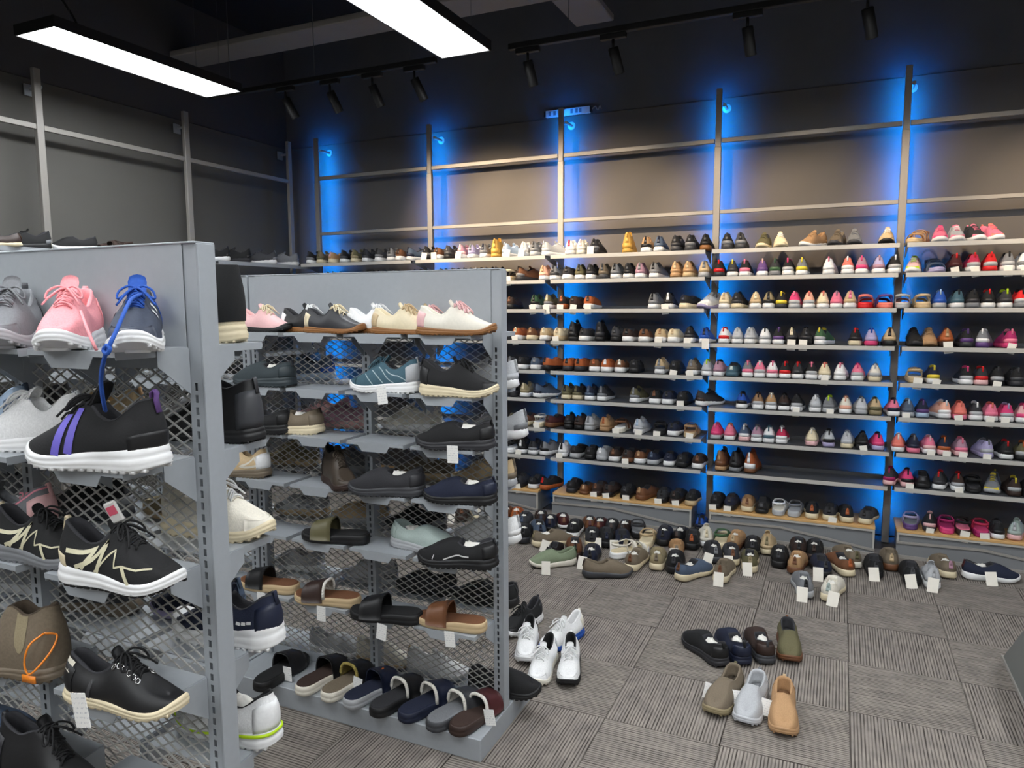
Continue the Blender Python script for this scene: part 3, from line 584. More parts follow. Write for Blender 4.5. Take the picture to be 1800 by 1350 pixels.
# slides and sandals
SL = {'L': .285, 'W': .108}
def sl_out(Mn): s, sd = ring(Mn); return s, sd, hwf(SL, s), ycf(s)
def p_slidesole(q, hi, ex):
    Mn = 48 if hi else 24; s, sd, hw0, yc = sl_out(Mn); V = []; top = .040-.010*sstep(.2, .7, s)+.006*np.clip((s-.85)/.15, 0, 1)**2; zb = .008*np.clip((s-.8)/.2, 0, 1)**2
    for o, t in ((-.006, 0), (0, .12), (.001, .45), (-.0006, .52), (.001, .6), (-.001, .92), (-.004, 1)):
        nx = np.sign(2*s-1)*np.abs(2*s-1)**4; V.append(np.stack([.285*s-.1425+nx*o, sd*np.maximum(hw0+o, 0)+yc, zb+(top-zb)*t], -1))
    F = grid_faces(7, Mn) + ladder(0, Mn, True) + ladder(6*Mn, Mn)
    return np.vstack(V), F
def p_footbed(q, hi, ex):
    Mn = 48 if hi else 24; s, sd, hw0, yc = sl_out(Mn); V = []; top = .040-.010*sstep(.2, .7, s)+.006*np.clip((s-.85)/.15, 0, 1)**2
    for o, dz in ((-.004, -.002), (-.005, .0026), (-.012, .0014)): 
        nx = np.sign(2*s-1)*np.abs(2*s-1)**4; V.append(np.stack([.285*s-.1425+nx*o, sd*np.maximum(hw0+o, 0)+yc, top+dz], -1))
    F = grid_faces(3, Mn) + ladder(2*Mn, Mn)
    return np.vstack(V), F
def arch(s0, s1, h0, h1, n=5, m_=13, wf=1.02, z0=.014, pw=.62):
    V = []
    for k in range(n):
        a = k/(n-1); s = s0+(s1-s0)*a; w_ = float(hwf(SL, s))*wf; h = h0+(h1-h0)*a; yc = float(ycf(s))
        for th in np.linspace(0, math.pi, m_): V.append((.285*s-.1425, yc+w_*np.sign(math.cos(th))*abs(math.cos(th))**pw, z0+(h-z0)*math.sin(th)**.8))
    return V, [f[::-1] for f in strip_faces(n, m_)], m_
def p_strap(q, hi, ex):
    V, F, n = arch(.50, .80, .096, .072); return thick(V, F, n, .005)
def p_fleece(q, hi, ex):
    V, F, n = arch(.485, .50, .094, .094, 2, 15, .97, .03); mb = MB(); mb.tube(V[:15], .0062, 8); V2, F2, n2 = arch(.49, .78, .091, .068, 4, 13, .97, .03); mb.add(*thick(V2, F2, n2, .004))
    return mb.v, mb.f
def p_straps(q, hi, ex):
    mb = MB()
    for a, b, h0, h1 in ((.70, .84, .070, .058), (.46, .58, .096, .086)):
        V, F, n = arch(a, b, h0, h1, 3); mb.add(*map(list, thick(V, F, n, .004)))
    pts = []
    for th in np.linspace(-math.pi*.5, math.pi*.5, 13): pts.append((-.1425+.285*.30-.075*math.cos(th), .041*math.sin(th), .075+.012*math.cos(th)))
    V = [(p[0], p[1], p[2]+dz) for dz in (-.008, .008) for p in pts]; mb.add(*map(list, thick(V, strip_faces(2, 13), 13, .004)))
    for sg in (-1, 1): mb.tube([(-.057, sg*.041, .075), (-.045, sg*.042, .03)], .004, 5); mb.tube([(-.057, sg*.041, .078), (.0, sg*.030, .088)], .004, 5)
    return mb.v, mb.f
PARTS = dict(sole=p_sole, tread=p_tread, upper=p_upper, lining=p_lining, heel_counter=p_heel, toe_guard=p_toe, tongue=p_tongue, laces=p_laces, pull_tab=p_tab, paper_stuffing=p_paper, elastic_gore=p_gore, stripe=p_ribbon, eyelets=p_eyelets, side_zip=p_zip, midsole_line=p_midline, slide_sole=p_slidesole, footbed=p_footbed, strap=p_strap, fleece_lining=p_fleece, straps=p_straps)
ST['slide'] = ST['sandal'] = dict(ST['slip'])
tgm = MB().bbox(-.021, .021, -.0006, .0006, -.03, .03, .0004); TAG_ME = newmesh('price_tag', tgm.v, tgm.f)
def lum(c): r, g, b, _ = lin(COL[c]); return .21*r+.72*g+.07*b
def add_shoe(rec):
    nm, ct, sty, x, y, z, yaw, L, u, so, ac, fl, sp, label, grp = rec
    gtag, gpap, hi = fl & 1, fl & 2, bool(fl & 8); mir = random.random() < .5; t = empty(nm, label, ct, (x, y, z), math.radians(yaw), GROUPS[grp]); sc_ = L/.285; t.scale = (sc_, sc_, sc_*(1.12 if hi and sty in ('runner', 'retro') and z > .1 else 1))
    umat = 'fabric' if sty in ('runner', 'kid', 'slip', 'sandal') else ('leather' if sty in ('loafer', 'ankle', 'clog', 'retro', 'tall') else 'suede')
    MU, MS, MA = mat(COL[u], umat), mat(COL[so], 'rubber'), mat(COL[ac], umat)
    ML = mat(COL['char'] if lum(u) < .12 else COL[u], 'fabric')
    if hi and label.startswith('white sneaker') and 'blue' not in label: ML = mat(COL['blk'], 'fabric')
    if sty == 'chelsea': ML = mat('4a3f33', 'suede')
    def A(part, m_, ex='', name=None, of=None):
        o = obj(name or part, part_mesh(sty, part, hi, mir, ex), m_, t if of is None else of); return o
    if sty in ('slide', 'sandal'):
        A('slide_sole', MS, name='sole'); A('footbed', mat(COL[ac], 'suede'))
        if sty == 'slide':
            A('strap', mat(COL[u], 'leather'))
            if sp in ('fleece', 'ofleece') or 'white lining' in label: A('fleece_lining', mat('ddd9d0' if sp != 'ofleece' else '9a8a4a', 'fleece'))
            if sp == 'otab': mb = MB().box(-.012, .012, -.003, .003, 0, .002); mb.build('orange_tab', mat('e07a2c', 'fabric'), t, False, (.035, -.012, .0865), (.3, .1, .4))
            if sp == 'mark':
                mb = MB()
                for k in range(4): mb.box(.010, .019, -.016+k*.008, -.0105+k*.008, 0, .0012)
                mb.build('brand_mark', mat('c8c8c8', 'gloss'), t, False, (.0, -.045, .068), (1.15, 0, 0))
        else: A('straps', MU)
    else:
        A('sole', MS, 'fat' if sp == 'fatsole' else '')
        if hi: A('tread', mat(COL['blk'] if lum(so) > .5 and sty == 'runner' and sp in ('zig',) else COL[so], 'rubber'))
        up_ = A('upper', mat(COL['crm'], 'leather') if sty == 'tall' else MU)
        A('lining', ML)
        S = ST[sty]
        if S['lace']:
            A('tongue', mat(COL['blu'], 'fabric') if sp == 'blue' else (MA if u != ac and lum(ac) < .9 and sty == 'kid' else MU), 'long' if sp in ('blue', 'pink', 'loopy', 'stripe') else '')
            A('laces', mat(COL['blu'] if sp == 'blue' else COL[u] if sp in ('pink', 'loopy') else (COL[ac] if sty == 'retro' and u != ac else (COL['wht'] if lum(u) > .35 else COL[u])), 'fabric'))
        if S['toe'] and sp not in ('zig', 'pink', 'stripe', 'knit'): A('toe_guard', mat(COL[ac] if lum(u) > .02 and sty == 'kid' else COL[u], 'leather'))
        if sty not in ('chelsea', 'tall'):
            if sp != 'knit' and (hi or sty != 'kid'): A('heel_counter', mat(COL[u if sp in ('stripe', 'lime', 'fatsole') or (hi and sty == 'slip') else ac], 'leather'), '.35' if sp in ('zig', 'stripe') else ('' if hi else 'strip'))
            if not hi and sty in ('runner', 'kid', 'ankle'): A('heel_counter', mat(COL[random.choice(('lgr', u, ac, ac)) if sty == 'kid' else random.choice((u, ac, 'gry' if lum(u) < .1 else u))], 'leather'), 'cup', name='heel_cup')
            if sty not in ('loafer', 'clog', 'retro') and sp != 'lime': A('pull_tab', MA, 'big' if sty == 'kid' or sp in ('stripe', 'loopy') else '')
        if gpap: A('paper_stuffing', mat('dedbd4', 'paper'))
        if sty == 'chelsea': A('elastic_gore', mat('8d8166', 'fabric'), 'l'); A('elastic_gore', mat('8d8166', 'fabric'), 'r')
        if sty == 'tall':
            # black knit shaft over the cream foot
            q = Shape(sty); s_, d_ = ring(56); V = np.vstack([q.P(s_, d_, np.full(56, v), .0022*(1 if i < 9 else .3)) for i, v in enumerate(np.linspace(.08, 1.0, 10))]); F = [f for f in grid_faces(10, 56) if s_[f[0] % 56] < .56 and s_[f[1] % 56] < .56]
            obj('shaft', newmesh('shaft', V, F, True), mat(COL['blk'], 'fabric'), t)
        if sp in ('stripe', 'zig', 'tri', 'wave'): A('stripe', mat({'stripe': '6a5fc0', 'zig': 'cfc9ab', 'tri': 'cfcabc', 'wave': 'cfcfcf'}[sp], 'leather'), sp)
        if sp == 'blue': A('stripe', mat('e8e8e8', 'leather'), 'blueside')
        if 'teal blue running' in label: A('stripe', mat('9fb0b5', 'leather'), 'runl')
        if sp == 'fatsole': A('stripe', mat('d8d8d8', 'leather'), 'text')
        if 'pink piping' in label: A('stripe', mat('e08a9a', 'leather'), 'piping')
        if sp == 'zip': A('eyelets', mat('c8c8c8', 'chrome')); A('side_zip', mat('3a3a3c', 'metal')); A('stripe', mat('d9d3c3', 'leather'), 'heelpatch', name='heel_patch')
        if sp == 'lime': A('midsole_line', mat('b9dc12', 'rubber'))
        if sp == 'loop':
            mb = MB(); pts = [(-.125, -.03+.0, .11), (-.115, -.056, .095), (-.105, -.062, .06), (-.112, -.062, .035), (-.128, -.055, .045), (-.142, -.03, .075), (-.138, -.012, .1), (-.125, -.03, .11)]
            mb.stube([(p[0], -p[1], p[2]) for p in pts], .0022, 6); mb.box(-.128, -.092, .058, .0605, .014, .030); mb.build('security_loop', mat('ee8a2a', 'gloss'), t, True)
    if gtag:
        wy = abs(math.sin(math.radians(yaw)))*L/2 + abs(math.cos(math.radians(yaw)))*.053; floor = z < .05; gond = hi and not floor
        dx = random.uniform(-.015, .015)
        off = Vector((dx, -(wy+.007), .0 if not floor else .034)); tilt = random.uniform(-.22, .22)
        if floor: off.y -= .006
        if gond: off = Vector((.045 if math.cos(math.radians(yaw)) < 0 else -.06, -(wy+.028), .0)); 
        front = floor and hi
        if front: off = Vector((-.058, -.03, .045))
        if sty == 'slide' and z < .1: off = Vector((.058, -.03, .034))
        if sp == 'zip': off = Vector((.035, -(wy+.045), .05))
        if sty == 'tall': off = Vector((.045, -.05, .05))
        if not hi and z > 1.9: off.z = .022
        Ri = Matrix.Rotation(-math.radians(yaw), 4, 'Z'); lo = (Ri @ off)/sc_
        ts = 1.0 if hi else 1.25; o = obj('price_tag', TAG_ME, TAG_M if hi else mat('e6e1d6', 'paper'), t, lo); o.rotation_euler = (Ri @ Euler((-.30 if floor else 0, tilt, 0)).to_matrix().to_4x4()).to_euler()
        o.scale = (ts, ts, ts)
    return t
COL={'blk': '141416', 'char': '2c2c30', 'dgr': '3c3d41', 'gry': '75777b', 'lgr': 'a9abae', 'sil': 'b7b9bd', 'wht': 'e4e4e4', 'off': 'dcd6c8', 'crm': 'd9cbab', 'bei': 'c0a883', 'tan': 'ab8660', 'brn': '6b442a', 'dbr': '33231d', 'mar': '45191c', 'org': 'a5562a', 'hon': 'c99b45', 'oli': '5d583d', 'tau': '6f6353', 'kha': '8d8062', 'nvy': '161d33', 'slt': '48566a', 'blu': '1f4fa6', 'lbl': '9fb2c8', 'tea': '3d5b68', 'aqu': 'a5b3ae', 'grn': '38593a', 'sag': '77836a', 'pnk': 'e0748f', 'hot': 'd33f74', 'ppk': 'e2b3b3', 'cor': 'e2786a', 'pea': 'e6ab93', 'mau': 'a67f90', 'lil': 'a49cc0', 'pur': '5c3f77', 'mag': '9e1f5c', 'red': 'c8181c', 'cri': 'b3274b', 'yel': 'd8c23a', 'lim': 'b6d61c', 'gum': '8a5c30', 'brz': '8a6a4d', 'nvg': '394050', 'dol': '40362c', 'ros': 'ee9aa0', 'gtl': '2f383c'}
GROUPS=['shoes on the top shelf of the middle wall bay', 'shoes on the second shelf of the middle wall bay', 'shoes on the third shelf of the middle wall bay', 'shoes on the fourth shelf of the middle wall bay', 'shoes on the fifth shelf of the middle wall bay', 'shoes on the sixth shelf of the middle wall bay', 'shoes on the seventh shelf of the middle wall bay', 'shoes on the eighth shelf of the middle wall bay', 'shoes on the plinth of the middle wall bay', 'shoes on the top shelf of the fourth wall bay', 'shoes on the second shelf of the fourth wall bay', 'shoes on the third shelf of the fourth wall bay', 'shoes on the fourth shelf of the fourth wall bay', 'shoes on the fifth shelf of the fourth wall bay', 'shoes on the sixth shelf of the fourth wall bay', 'shoes on the seventh shelf of the fourth wall bay', 'shoes on the eighth shelf of the fourth wall bay', 'shoes on the plinth of the fourth wall bay', 'shoes on the top shelf of the far-right wall bay', 'shoes on the second shelf of the far-right wall bay', 'shoes on the third shelf of the far-right wall bay', 'shoes on the fourth shelf of the far-right wall bay', 'shoes on the fifth shelf of the far-right wall bay', 'shoes on the sixth shelf of the far-right wall bay', 'shoes on the seventh shelf of the far-right wall bay', 'shoes on the eighth shelf of the far-right wall bay', 'shoes on the plinth of the far-right wall bay', 'shoes on the top shelf of the far-left wall bay', 'shoes on the top shelf of the second wall bay', 'shoes on the second shelf of the far-left wall bay', 'shoes on the second shelf of the second wall bay', 'shoes on the third shelf of the far-left wall bay', 'shoes on the fourth shelf of the far-left wall bay', 'shoes on the third shelf of the second wall bay', 'shoes on the fourth shelf of the second wall bay', 'shoes on the fifth shelf of the second wall bay', 'shoes on the sixth shelf of the second wall bay', 'shoes on the seventh shelf of the second wall bay', 'shoes on the eighth shelf of the second wall bay', 'shoes on the plinth of the second wall bay', 'shoes on the carpet in front of the wall', 'shoes standing on open carpet', 'shoes on the front of the near gondola', 'shoes on the back of the near gondola', 'shoes on the front of the far gondola', 'slides on the base of the far gondola', 'shoes on the back of the far gondola', 'shoes on the left wall shelf']
SHOES=[
('sneaker','sneaker','runner',-1.837,5.212,1.955,91.2,0.272,'wht','wht','cri',0,'','white lace-up sneaker with white sole on top shelf of middle wall bay',0),
('sneaker','sneaker','runner',-1.752,5.213,1.955,92.4,0.272,'off','off','ppk',0,'','off-white lace-up sneaker with off-white sole on top shelf of middle wall bay',0),
('sneaker','sneaker','runner',-1.652,5.213,1.955,93.0,0.272,'char','dgr','blk',1,'','charcoal lace-up sneaker with dark grey sole on top shelf of middle wall bay',0),
('hiking_shoe','hiking shoe','ankle',-1.41,5.214,1.955,94.4,0.272,'hon','hon','hon',0,'','honey yellow high lace-up shoe with honey yellow sole on top shelf of middle wall bay',0),
('sneaker','sneaker','runner',-1.272,5.213,1.955,92.4,0.272,'tan','wht','blk',0,'','tan lace-up sneaker with white sole on top shelf of middle wall bay',0),
('sneaker','sneaker','runner',-1.184,5.214,1.955,94.2,0.272,'slt','wht','nvy',0,'','slate blue lace-up sneaker with white sole on top shelf of middle wall bay',0),
('sneaker','sneaker','runner',-1.051,5.215,1.955,85.3,0.272,'blk','dgr','char',0,'','black lace-up sneaker, seventh from left on top shelf of middle wall bay',0),
('sneaker','sneaker','runner',-0.96,5.211,1.955,89.7,0.272,'blk','dgr','char',0,'','black lace-up sneaker, eighth from left on top shelf of middle wall bay',0),
('sneaker','sneaker','runner',-0.866,5.215,1.955,94.4,0.272,'blk','gum','blk',0,'','black lace-up sneaker with gum brown sole on top shelf of middle wall bay',0),
('slip_on_shoe','slip-on shoe','slip',-1.858,5.211,1.775,91.5,0.272,'char','wht','blk',0,'','charcoal slip-on shoe with white sole on second shelf of middle wall bay',1),
('sneaker','sneaker','runner',-1.768,5.215,1.775,94.0,0.272,'oli','wht','blk',0,'','olive lace-up sneaker with white sole on second shelf of middle wall bay',1),
('sneaker','sneaker','runner',-1.669,5.214,1.775,86.1,0.272,'blk','wht','char',0,'','black lace-up sneaker, third from left on second shelf of middle wall bay',1),
('sneaker','sneaker','runner',-1.579,5.211,1.775,89.7,0.272,'tau','dgr','dgr',0,'','taupe lace-up sneaker with dark grey sole on second shelf of middle wall bay',1),
('sneaker','sneaker','runner',-1.484,5.213,1.775,87.5,0.272,'gry','wht','blk',0,'','grey lace-up sneaker, fifth from left on second shelf of middle wall bay',1),
('sneaker','sneaker','runner',-1.395,5.211,1.775,90.4,0.272,'blk','wht','char',0,'','black lace-up sneaker, sixth from left on second shelf of middle wall bay',1),
('sneaker','sneaker','runner',-1.309,5.212,1.775,90.7,0.272,'mau','wht','gry',0,'','mauve lace-up sneaker with white sole on second shelf of middle wall bay',1),
('sneaker','sneaker','runner',-1.198,5.215,1.775,85.1,0.272,'gry','wht','blk',0,'','grey lace-up sneaker, eighth from left on second shelf of middle wall bay',1),
('sneaker','sneaker','runner',-1.052,5.213,1.775,87.2,0.272,'tan','tan','bei',0,'','tan lace-up sneaker with tan sole on second shelf of middle wall bay',1),
('sneaker','sneaker','runner',-0.967,5.212,1.775,87.8,0.272,'tan','bei','bei',0,'','tan lace-up sneaker with beige sole on second shelf of middle wall bay',1),
('sneaker','sneaker','runner',-0.871,5.215,1.775,94.2,0.272,'bei','lgr','gry',0,'','beige lace-up sneaker with light grey sole on second shelf of middle wall bay',1),
('slip_on_shoe','slip-on shoe','slip',-1.899,5.213,1.56,92.7,0.272,'blk','org','org',1,'','black slip-on shoe with orange brown sole on third shelf of middle wall bay',2),
('slip_on_shoe','slip-on shoe','slip',-1.796,5.214,1.56,86.6,0.272,'dbr','blk','blk',1,'','dark brown slip-on shoe with black sole on third shelf of middle wall bay',2),
('slip_on_shoe','slip-on shoe','slip',-1.694,5.213,1.56,93.0,0.272,'org','wht','dbr',1,'','orange brown slip-on shoe with white sole on third shelf of middle wall bay',2),
('sneaker','sneaker','runner',-1.205,5.214,1.56,86.4,0.272,'gry','wht','blk',0,'','grey lace-up sneaker with white sole on third shelf of middle wall bay',2),
('sneaker','sneaker','runner',-1.104,5.212,1.56,91.2,0.272,'blk','wht','wht',1,'','black lace-up sneaker with white sole on third shelf of middle wall bay',2),
('slip_on_shoe','slip-on shoe','slip',-0.96,5.22,1.56,72.0,0.272,'blk','crm','nvy',0,'','black slip-on shoe with cream sole on third shelf of middle wall bay',2),
('sneaker','sneaker','runner',-0.833,5.22,1.56,250.0,0.272,'wht','lil','aqu',4,'','white lace-up sneaker with lilac sole on third shelf of middle wall bay',2),
('hiking_shoe','hiking shoe','ankle',-1.805,5.214,1.325,86.3,0.272,'blk','blk','char',0,'','black high lace-up shoe, first from left on fourth shelf of middle wall bay',3),
('slip_on_shoe','slip-on shoe','slip',-1.715,5.214,1.325,85.0,0.272,'char','wht','blk',0,'','charcoal slip-on shoe with white sole on fourth shelf of middle wall bay',3),
('hiking_shoe','hiking shoe','ankle',-1.61,5.214,1.325,93.7,0.272,'blk','blk','char',0,'','black high lace-up shoe, third from left on fourth shelf of middle wall bay',3),
('sneaker','sneaker','runner',-1.478,5.213,1.325,87.1,0.272,'dgr','blk','char',0,'','dark grey lace-up sneaker with black sole on fourth shelf of middle wall bay',3),
('slip_on_shoe','slip-on shoe','slip',-1.389,5.213,1.325,87.2,0.272,'dbr','wht','blk',0,'','dark brown slip-on shoe with white sole on fourth shelf of middle wall bay',3),
('slip_on_shoe','slip-on shoe','slip',-1.283,5.215,1.325,94.8,0.272,'brn','wht','dbr',0,'','brown slip-on shoe with white sole on fourth shelf of middle wall bay',3),
('slip_on_shoe','slip-on shoe','slip',-1.164,5.214,1.325,93.7,0.272,'bei','wht','tan',1,'','beige slip-on shoe with white sole on fourth shelf of middle wall bay',3),
('slip_on_shoe','slip-on shoe','slip',-1.062,5.212,1.325,87.9,0.272,'crm','wht','bei',0,'','cream slip-on shoe with white sole on fourth shelf of middle wall bay',3),
('sneaker','sneaker','runner',-0.962,5.215,1.325,94.6,0.272,'blk','wht','char',1,'','black lace-up sneaker with white sole on fourth shelf of middle wall bay',3),
('sneaker','sneaker','runner',-0.842,5.16,1.325,90.0,0.26,'blu','wht','nvy',1,'','blue lace-up sneaker with white sole on fourth shelf of middle wall bay',3),
('slip_on_shoe','slip-on shoe','slip',-1.854,5.213,1.1,91.8,0.272,'org','char','blk',0,'','orange brown slip-on shoe, first from left on fifth shelf of middle wall bay',4),
('slip_on_shoe','slip-on shoe','slip',-1.754,5.214,1.1,87.0,0.272,'org','char','blk',0,'','orange brown slip-on shoe, second from left on fifth shelf of middle wall bay',4),
('slip_on_shoe','slip-on shoe','slip',-1.65,5.214,1.1,94.4,0.272,'brn','wht','org',0,'','brown slip-on shoe, third from left on fifth shelf of middle wall bay',4),
('slip_on_shoe','slip-on shoe','slip',-1.556,5.213,1.1,91.9,0.272,'org','wht','wht',0,'','orange brown slip-on shoe with white sole on fifth shelf of middle wall bay',4),
('slip_on_shoe','slip-on shoe','slip',-1.456,5.215,1.1,94.7,0.272,'brn','wht','off',0,'','brown slip-on shoe, fifth from left on fifth shelf of middle wall bay',4),
('slip_on_shoe','slip-on shoe','slip',-1.348,5.214,1.1,93.9,0.272,'blk','blk','char',0,'','black slip-on shoe, sixth from left on fifth shelf of middle wall bay',4),
('sneaker','sneaker','runner',-1.153,5.213,1.1,88.0,0.272,'bei','wht','gry',0,'','beige lace-up sneaker with white sole on fifth shelf of middle wall bay',4),
('slip_on_shoe','slip-on shoe','slip',-1.05,5.212,1.1,88.6,0.272,'blk','blk','char',1,'','black slip-on shoe, eighth from left on fifth shelf of middle wall bay',4),
('sneaker','sneaker','runner',-0.925,5.214,1.1,86.7,0.272,'tau','wht','gry',1,'','taupe lace-up sneaker with white sole on fifth shelf of middle wall bay',4),
('sneaker','sneaker','runner',-1.857,5.214,0.885,86.5,0.272,'oli','crm','blk',0,'','olive lace-up sneaker with cream sole on sixth shelf of middle wall bay',5),
('sneaker','sneaker','runner',-1.769,5.214,0.885,85.7,0.272,'blk','crm','oli',0,'','black lace-up sneaker with cream sole on sixth shelf of middle wall bay',5),
('sneaker','sneaker','runner',-1.675,5.213,0.885,88.0,0.272,'nvy','wht','slt',0,'','navy lace-up sneaker with white sole on sixth shelf of middle wall bay',5),
('sneaker','sneaker','runner',-1.584,5.212,0.885,91.0,0.272,'char','wht','gry',0,'','charcoal lace-up sneaker, fourth from left on sixth shelf of middle wall bay',5),
('sneaker','sneaker','runner',-1.329,5.215,0.885,85.0,0.272,'oli','wht','gry',0,'','olive lace-up sneaker with white sole on sixth shelf of middle wall bay',5),
('slip_on_shoe','slip-on shoe','slip',-1.193,5.212,0.885,91.8,0.272,'blk','wht','brn',0,'','black slip-on shoe with white sole on sixth shelf of middle wall bay',5),
('slip_on_shoe','slip-on shoe','slip',-1.096,5.212,0.885,88.4,0.272,'nvy','wht','blk',0,'','navy slip-on shoe with white sole on sixth shelf of middle wall bay',5),
('slip_on_shoe','slip-on shoe','slip',-0.992,5.213,0.885,88.1,0.272,'blk','blk','char',1,'','black slip-on shoe with black sole on sixth shelf of middle wall bay',5),
('sneaker','sneaker','runner',-0.819,5.218,0.885,60.0,0.272,'char','wht','dbr',0,'','charcoal lace-up sneaker, ninth from left on sixth shelf of middle wall bay',5),
('sneaker','sneaker','runner',-1.849,5.214,0.66,93.2,0.272,'blk','blk','char',0,'','black lace-up sneaker with black sole on seventh shelf of middle wall bay',6),
('sneaker','sneaker','runner',-1.76,5.211,0.66,89.8,0.272,'dbr','blk','blk',0,'','dark brown lace-up sneaker with black sole on seventh shelf of middle wall bay',6),
('sneaker','sneaker','runner',-1.674,5.213,0.66,88.2,0.272,'lgr','lgr','gry',0,'','light grey lace-up sneaker with light grey sole on seventh shelf of middle wall bay',6),
('sneaker','sneaker','runner',-1.56,5.211,0.66,89.8,0.272,'tan','tan','org',0,'','tan lace-up sneaker with tan sole on seventh shelf of middle wall bay',6),
('sandal','sandal','sandal',-1.453,5.213,0.66,92.0,0.272,'brn','off','wht',1,'','brown strap sandal with off-white sole on seventh shelf of middle wall bay',6),
('sneaker','sneaker','runner',-1.298,5.214,0.66,85.6,0.272,'sil','wht','lbl',1,'','silver grey lace-up sneaker with white sole on seventh shelf of middle wall bay',6),
('sandal','sandal','sandal',-1.162,5.215,0.66,94.8,0.272,'blk','blk','char',1,'','black strap sandal with black sole on seventh shelf of middle wall bay',6),
('slip_on_shoe','slip-on shoe','slip',-1.048,5.215,0.66,85.2,0.272,'nvy','wht','blk',0,'','navy slip-on shoe with white sole on seventh shelf of middle wall bay',6),
('sandal','sandal','sandal',-0.944,5.213,0.66,92.5,0.272,'tan','bei','tan',1,'','tan strap sandal with beige sole on seventh shelf of middle wall bay',6),
('sneaker','sneaker','runner',-1.897,5.214,0.44,93.4,0.272,'wht','wht','blk',1,'','white lace-up sneaker with white sole on eighth shelf of middle wall bay',7),
('slip_on_shoe','slip-on shoe','slip',-1.783,5.215,0.44,85.2,0.272,'blk','lgr','char',0,'','black slip-on shoe with light grey sole on eighth shelf of middle wall bay',7),
('slip_on_shoe','slip-on shoe','slip',-1.679,5.213,0.44,92.9,0.272,'blk','blk','char',0,'','black slip-on shoe, third from left on eighth shelf of middle wall bay',7),
('slip_on_shoe','slip-on shoe','slip',-1.58,5.212,0.44,88.7,0.272,'lgr','lgr','wht',0,'','light grey slip-on shoe with light grey sole on eighth shelf of middle wall bay',7),
('slip_on_shoe','slip-on shoe','slip',-1.487,5.212,0.44,90.8,0.272,'dbr','wht','brn',0,'','dark brown slip-on shoe, fifth from left on eighth shelf of middle wall bay',7),
('slip_on_shoe','slip-on shoe','slip',-1.378,5.215,0.44,85.1,0.272,'dbr','brn','blk',1,'','dark brown slip-on shoe with brown sole on eighth shelf of middle wall bay',7),
('slip_on_shoe','slip-on shoe','slip',-1.286,5.215,0.44,85.5,0.272,'brn','wht','tan',0,'','brown slip-on shoe with white sole on eighth shelf of middle wall bay',7),
('slip_on_shoe','slip-on shoe','slip',-1.193,5.213,0.44,86.8,0.272,'nvy','lgr','slt',0,'','navy slip-on shoe with light grey sole on eighth shelf of middle wall bay',7),
('slip_on_shoe','slip-on shoe','slip',-1.089,5.215,0.44,94.6,0.272,'nvy','wht','nvy',0,'','navy slip-on shoe with white sole on eighth shelf of middle wall bay',7),
('slip_on_shoe','slip-on shoe','slip',-0.983,5.213,0.44,87.0,0.272,'blk','blk','char',0,'','black slip-on shoe, tenth from left on eighth shelf of middle wall bay',7),
('slip_on_shoe','slip-on shoe','slip',-0.883,5.213,0.44,92.6,0.272,'dbr','wht','brn',0,'','dark brown slip-on shoe, eleventh from left on eighth shelf of middle wall bay',7),
('slip_on_shoe','slip-on shoe','slip',-1.819,5.189,0.175,94.3,0.272,'blk','char','char',0,'','black slip-on shoe with charcoal sole on plinth of middle wall bay',8),
('moccasin','moccasin','loafer',-1.715,5.189,0.175,94.4,0.272,'brn','brn','tan',0,'','brown moccasin with brown sole on plinth of middle wall bay',8),
('slip_on_shoe','slip-on shoe','slip',-1.608,5.187,0.175,88.4,0.272,'dbr','dbr','brn',1,'','dark brown slip-on shoe with dark brown sole on plinth of middle wall bay',8),
('slip_on_shoe','slip-on shoe','slip',-1.518,5.187,0.175,88.5,0.272,'dbr','blk','blk',1,'','dark brown slip-on shoe with black sole on plinth of middle wall bay',8),
('slip_on_shoe','slip-on shoe','slip',-1.389,5.186,0.175,90.2,0.272,'blk','blk','char',1,'','black slip-on shoe with black sole on plinth of middle wall bay',8),
('slip_on_shoe','slip-on shoe','slip',-1.249,5.194,0.175,75.0,0.272,'brn','brn','tan',0,'','brown slip-on shoe with brown sole on plinth of middle wall bay',8),
('slip_on_shoe','slip-on shoe','slip',-1.125,5.189,0.175,92.8,0.272,'char','blk','blk',1,'','charcoal slip-on shoe with black sole on plinth of middle wall bay',8),
('slip_on_shoe','slip-on shoe','slip',-1.021,5.19,0.175,86.1,0.272,'blk','dbr','dbr',1,'','black slip-on shoe with dark brown sole on plinth of middle wall bay',8),
('slip_on_shoe','slip-on shoe','slip',-0.919,5.187,0.175,92.5,0.272,'blk','bei','blk',0,'','black slip-on shoe with beige sole on plinth of middle wall bay',8),
('sneaker','sneaker','runner',-0.721,5.213,1.955,93.0,0.272,'blk','dgr','char',0,'','black lace-up sneaker with dark grey sole on top shelf of fourth wall bay',9),
('sneaker','sneaker','runner',-0.635,5.214,1.955,93.6,0.272,'dgr','dgr','blk',0,'','dark grey lace-up sneaker with dark grey sole on top shelf of fourth wall bay',9),
('sneaker','sneaker','runner',-0.491,5.215,1.955,265.4,0.272,'oli','crm','blk',4,'','olive lace-up sneaker with cream sole on top shelf of fourth wall bay',9),
('sneaker','sneaker','runner',-0.388,5.214,1.955,274.5,0.272,'crm','crm','bei',4,'','cream lace-up sneaker with cream sole on top shelf of fourth wall bay',9),
('sneaker','sneaker','runner',-0.184,5.218,1.955,240.0,0.272,'tan','wht','brn',4,'','tan lace-up sneaker with white sole on top shelf of fourth wall bay',9),
('sneaker','sneaker','runner',-0.04,5.219,1.955,258.0,0.272,'tau','dgr','gry',4,'','taupe lace-up sneaker with dark grey sole on top shelf of fourth wall bay',9),
('sneaker','sneaker','runner',0.06,5.214,1.955,265.9,0.272,'gry','dgr','sil',4,'','grey lace-up sneaker with dark grey sole on top shelf of fourth wall bay',9),
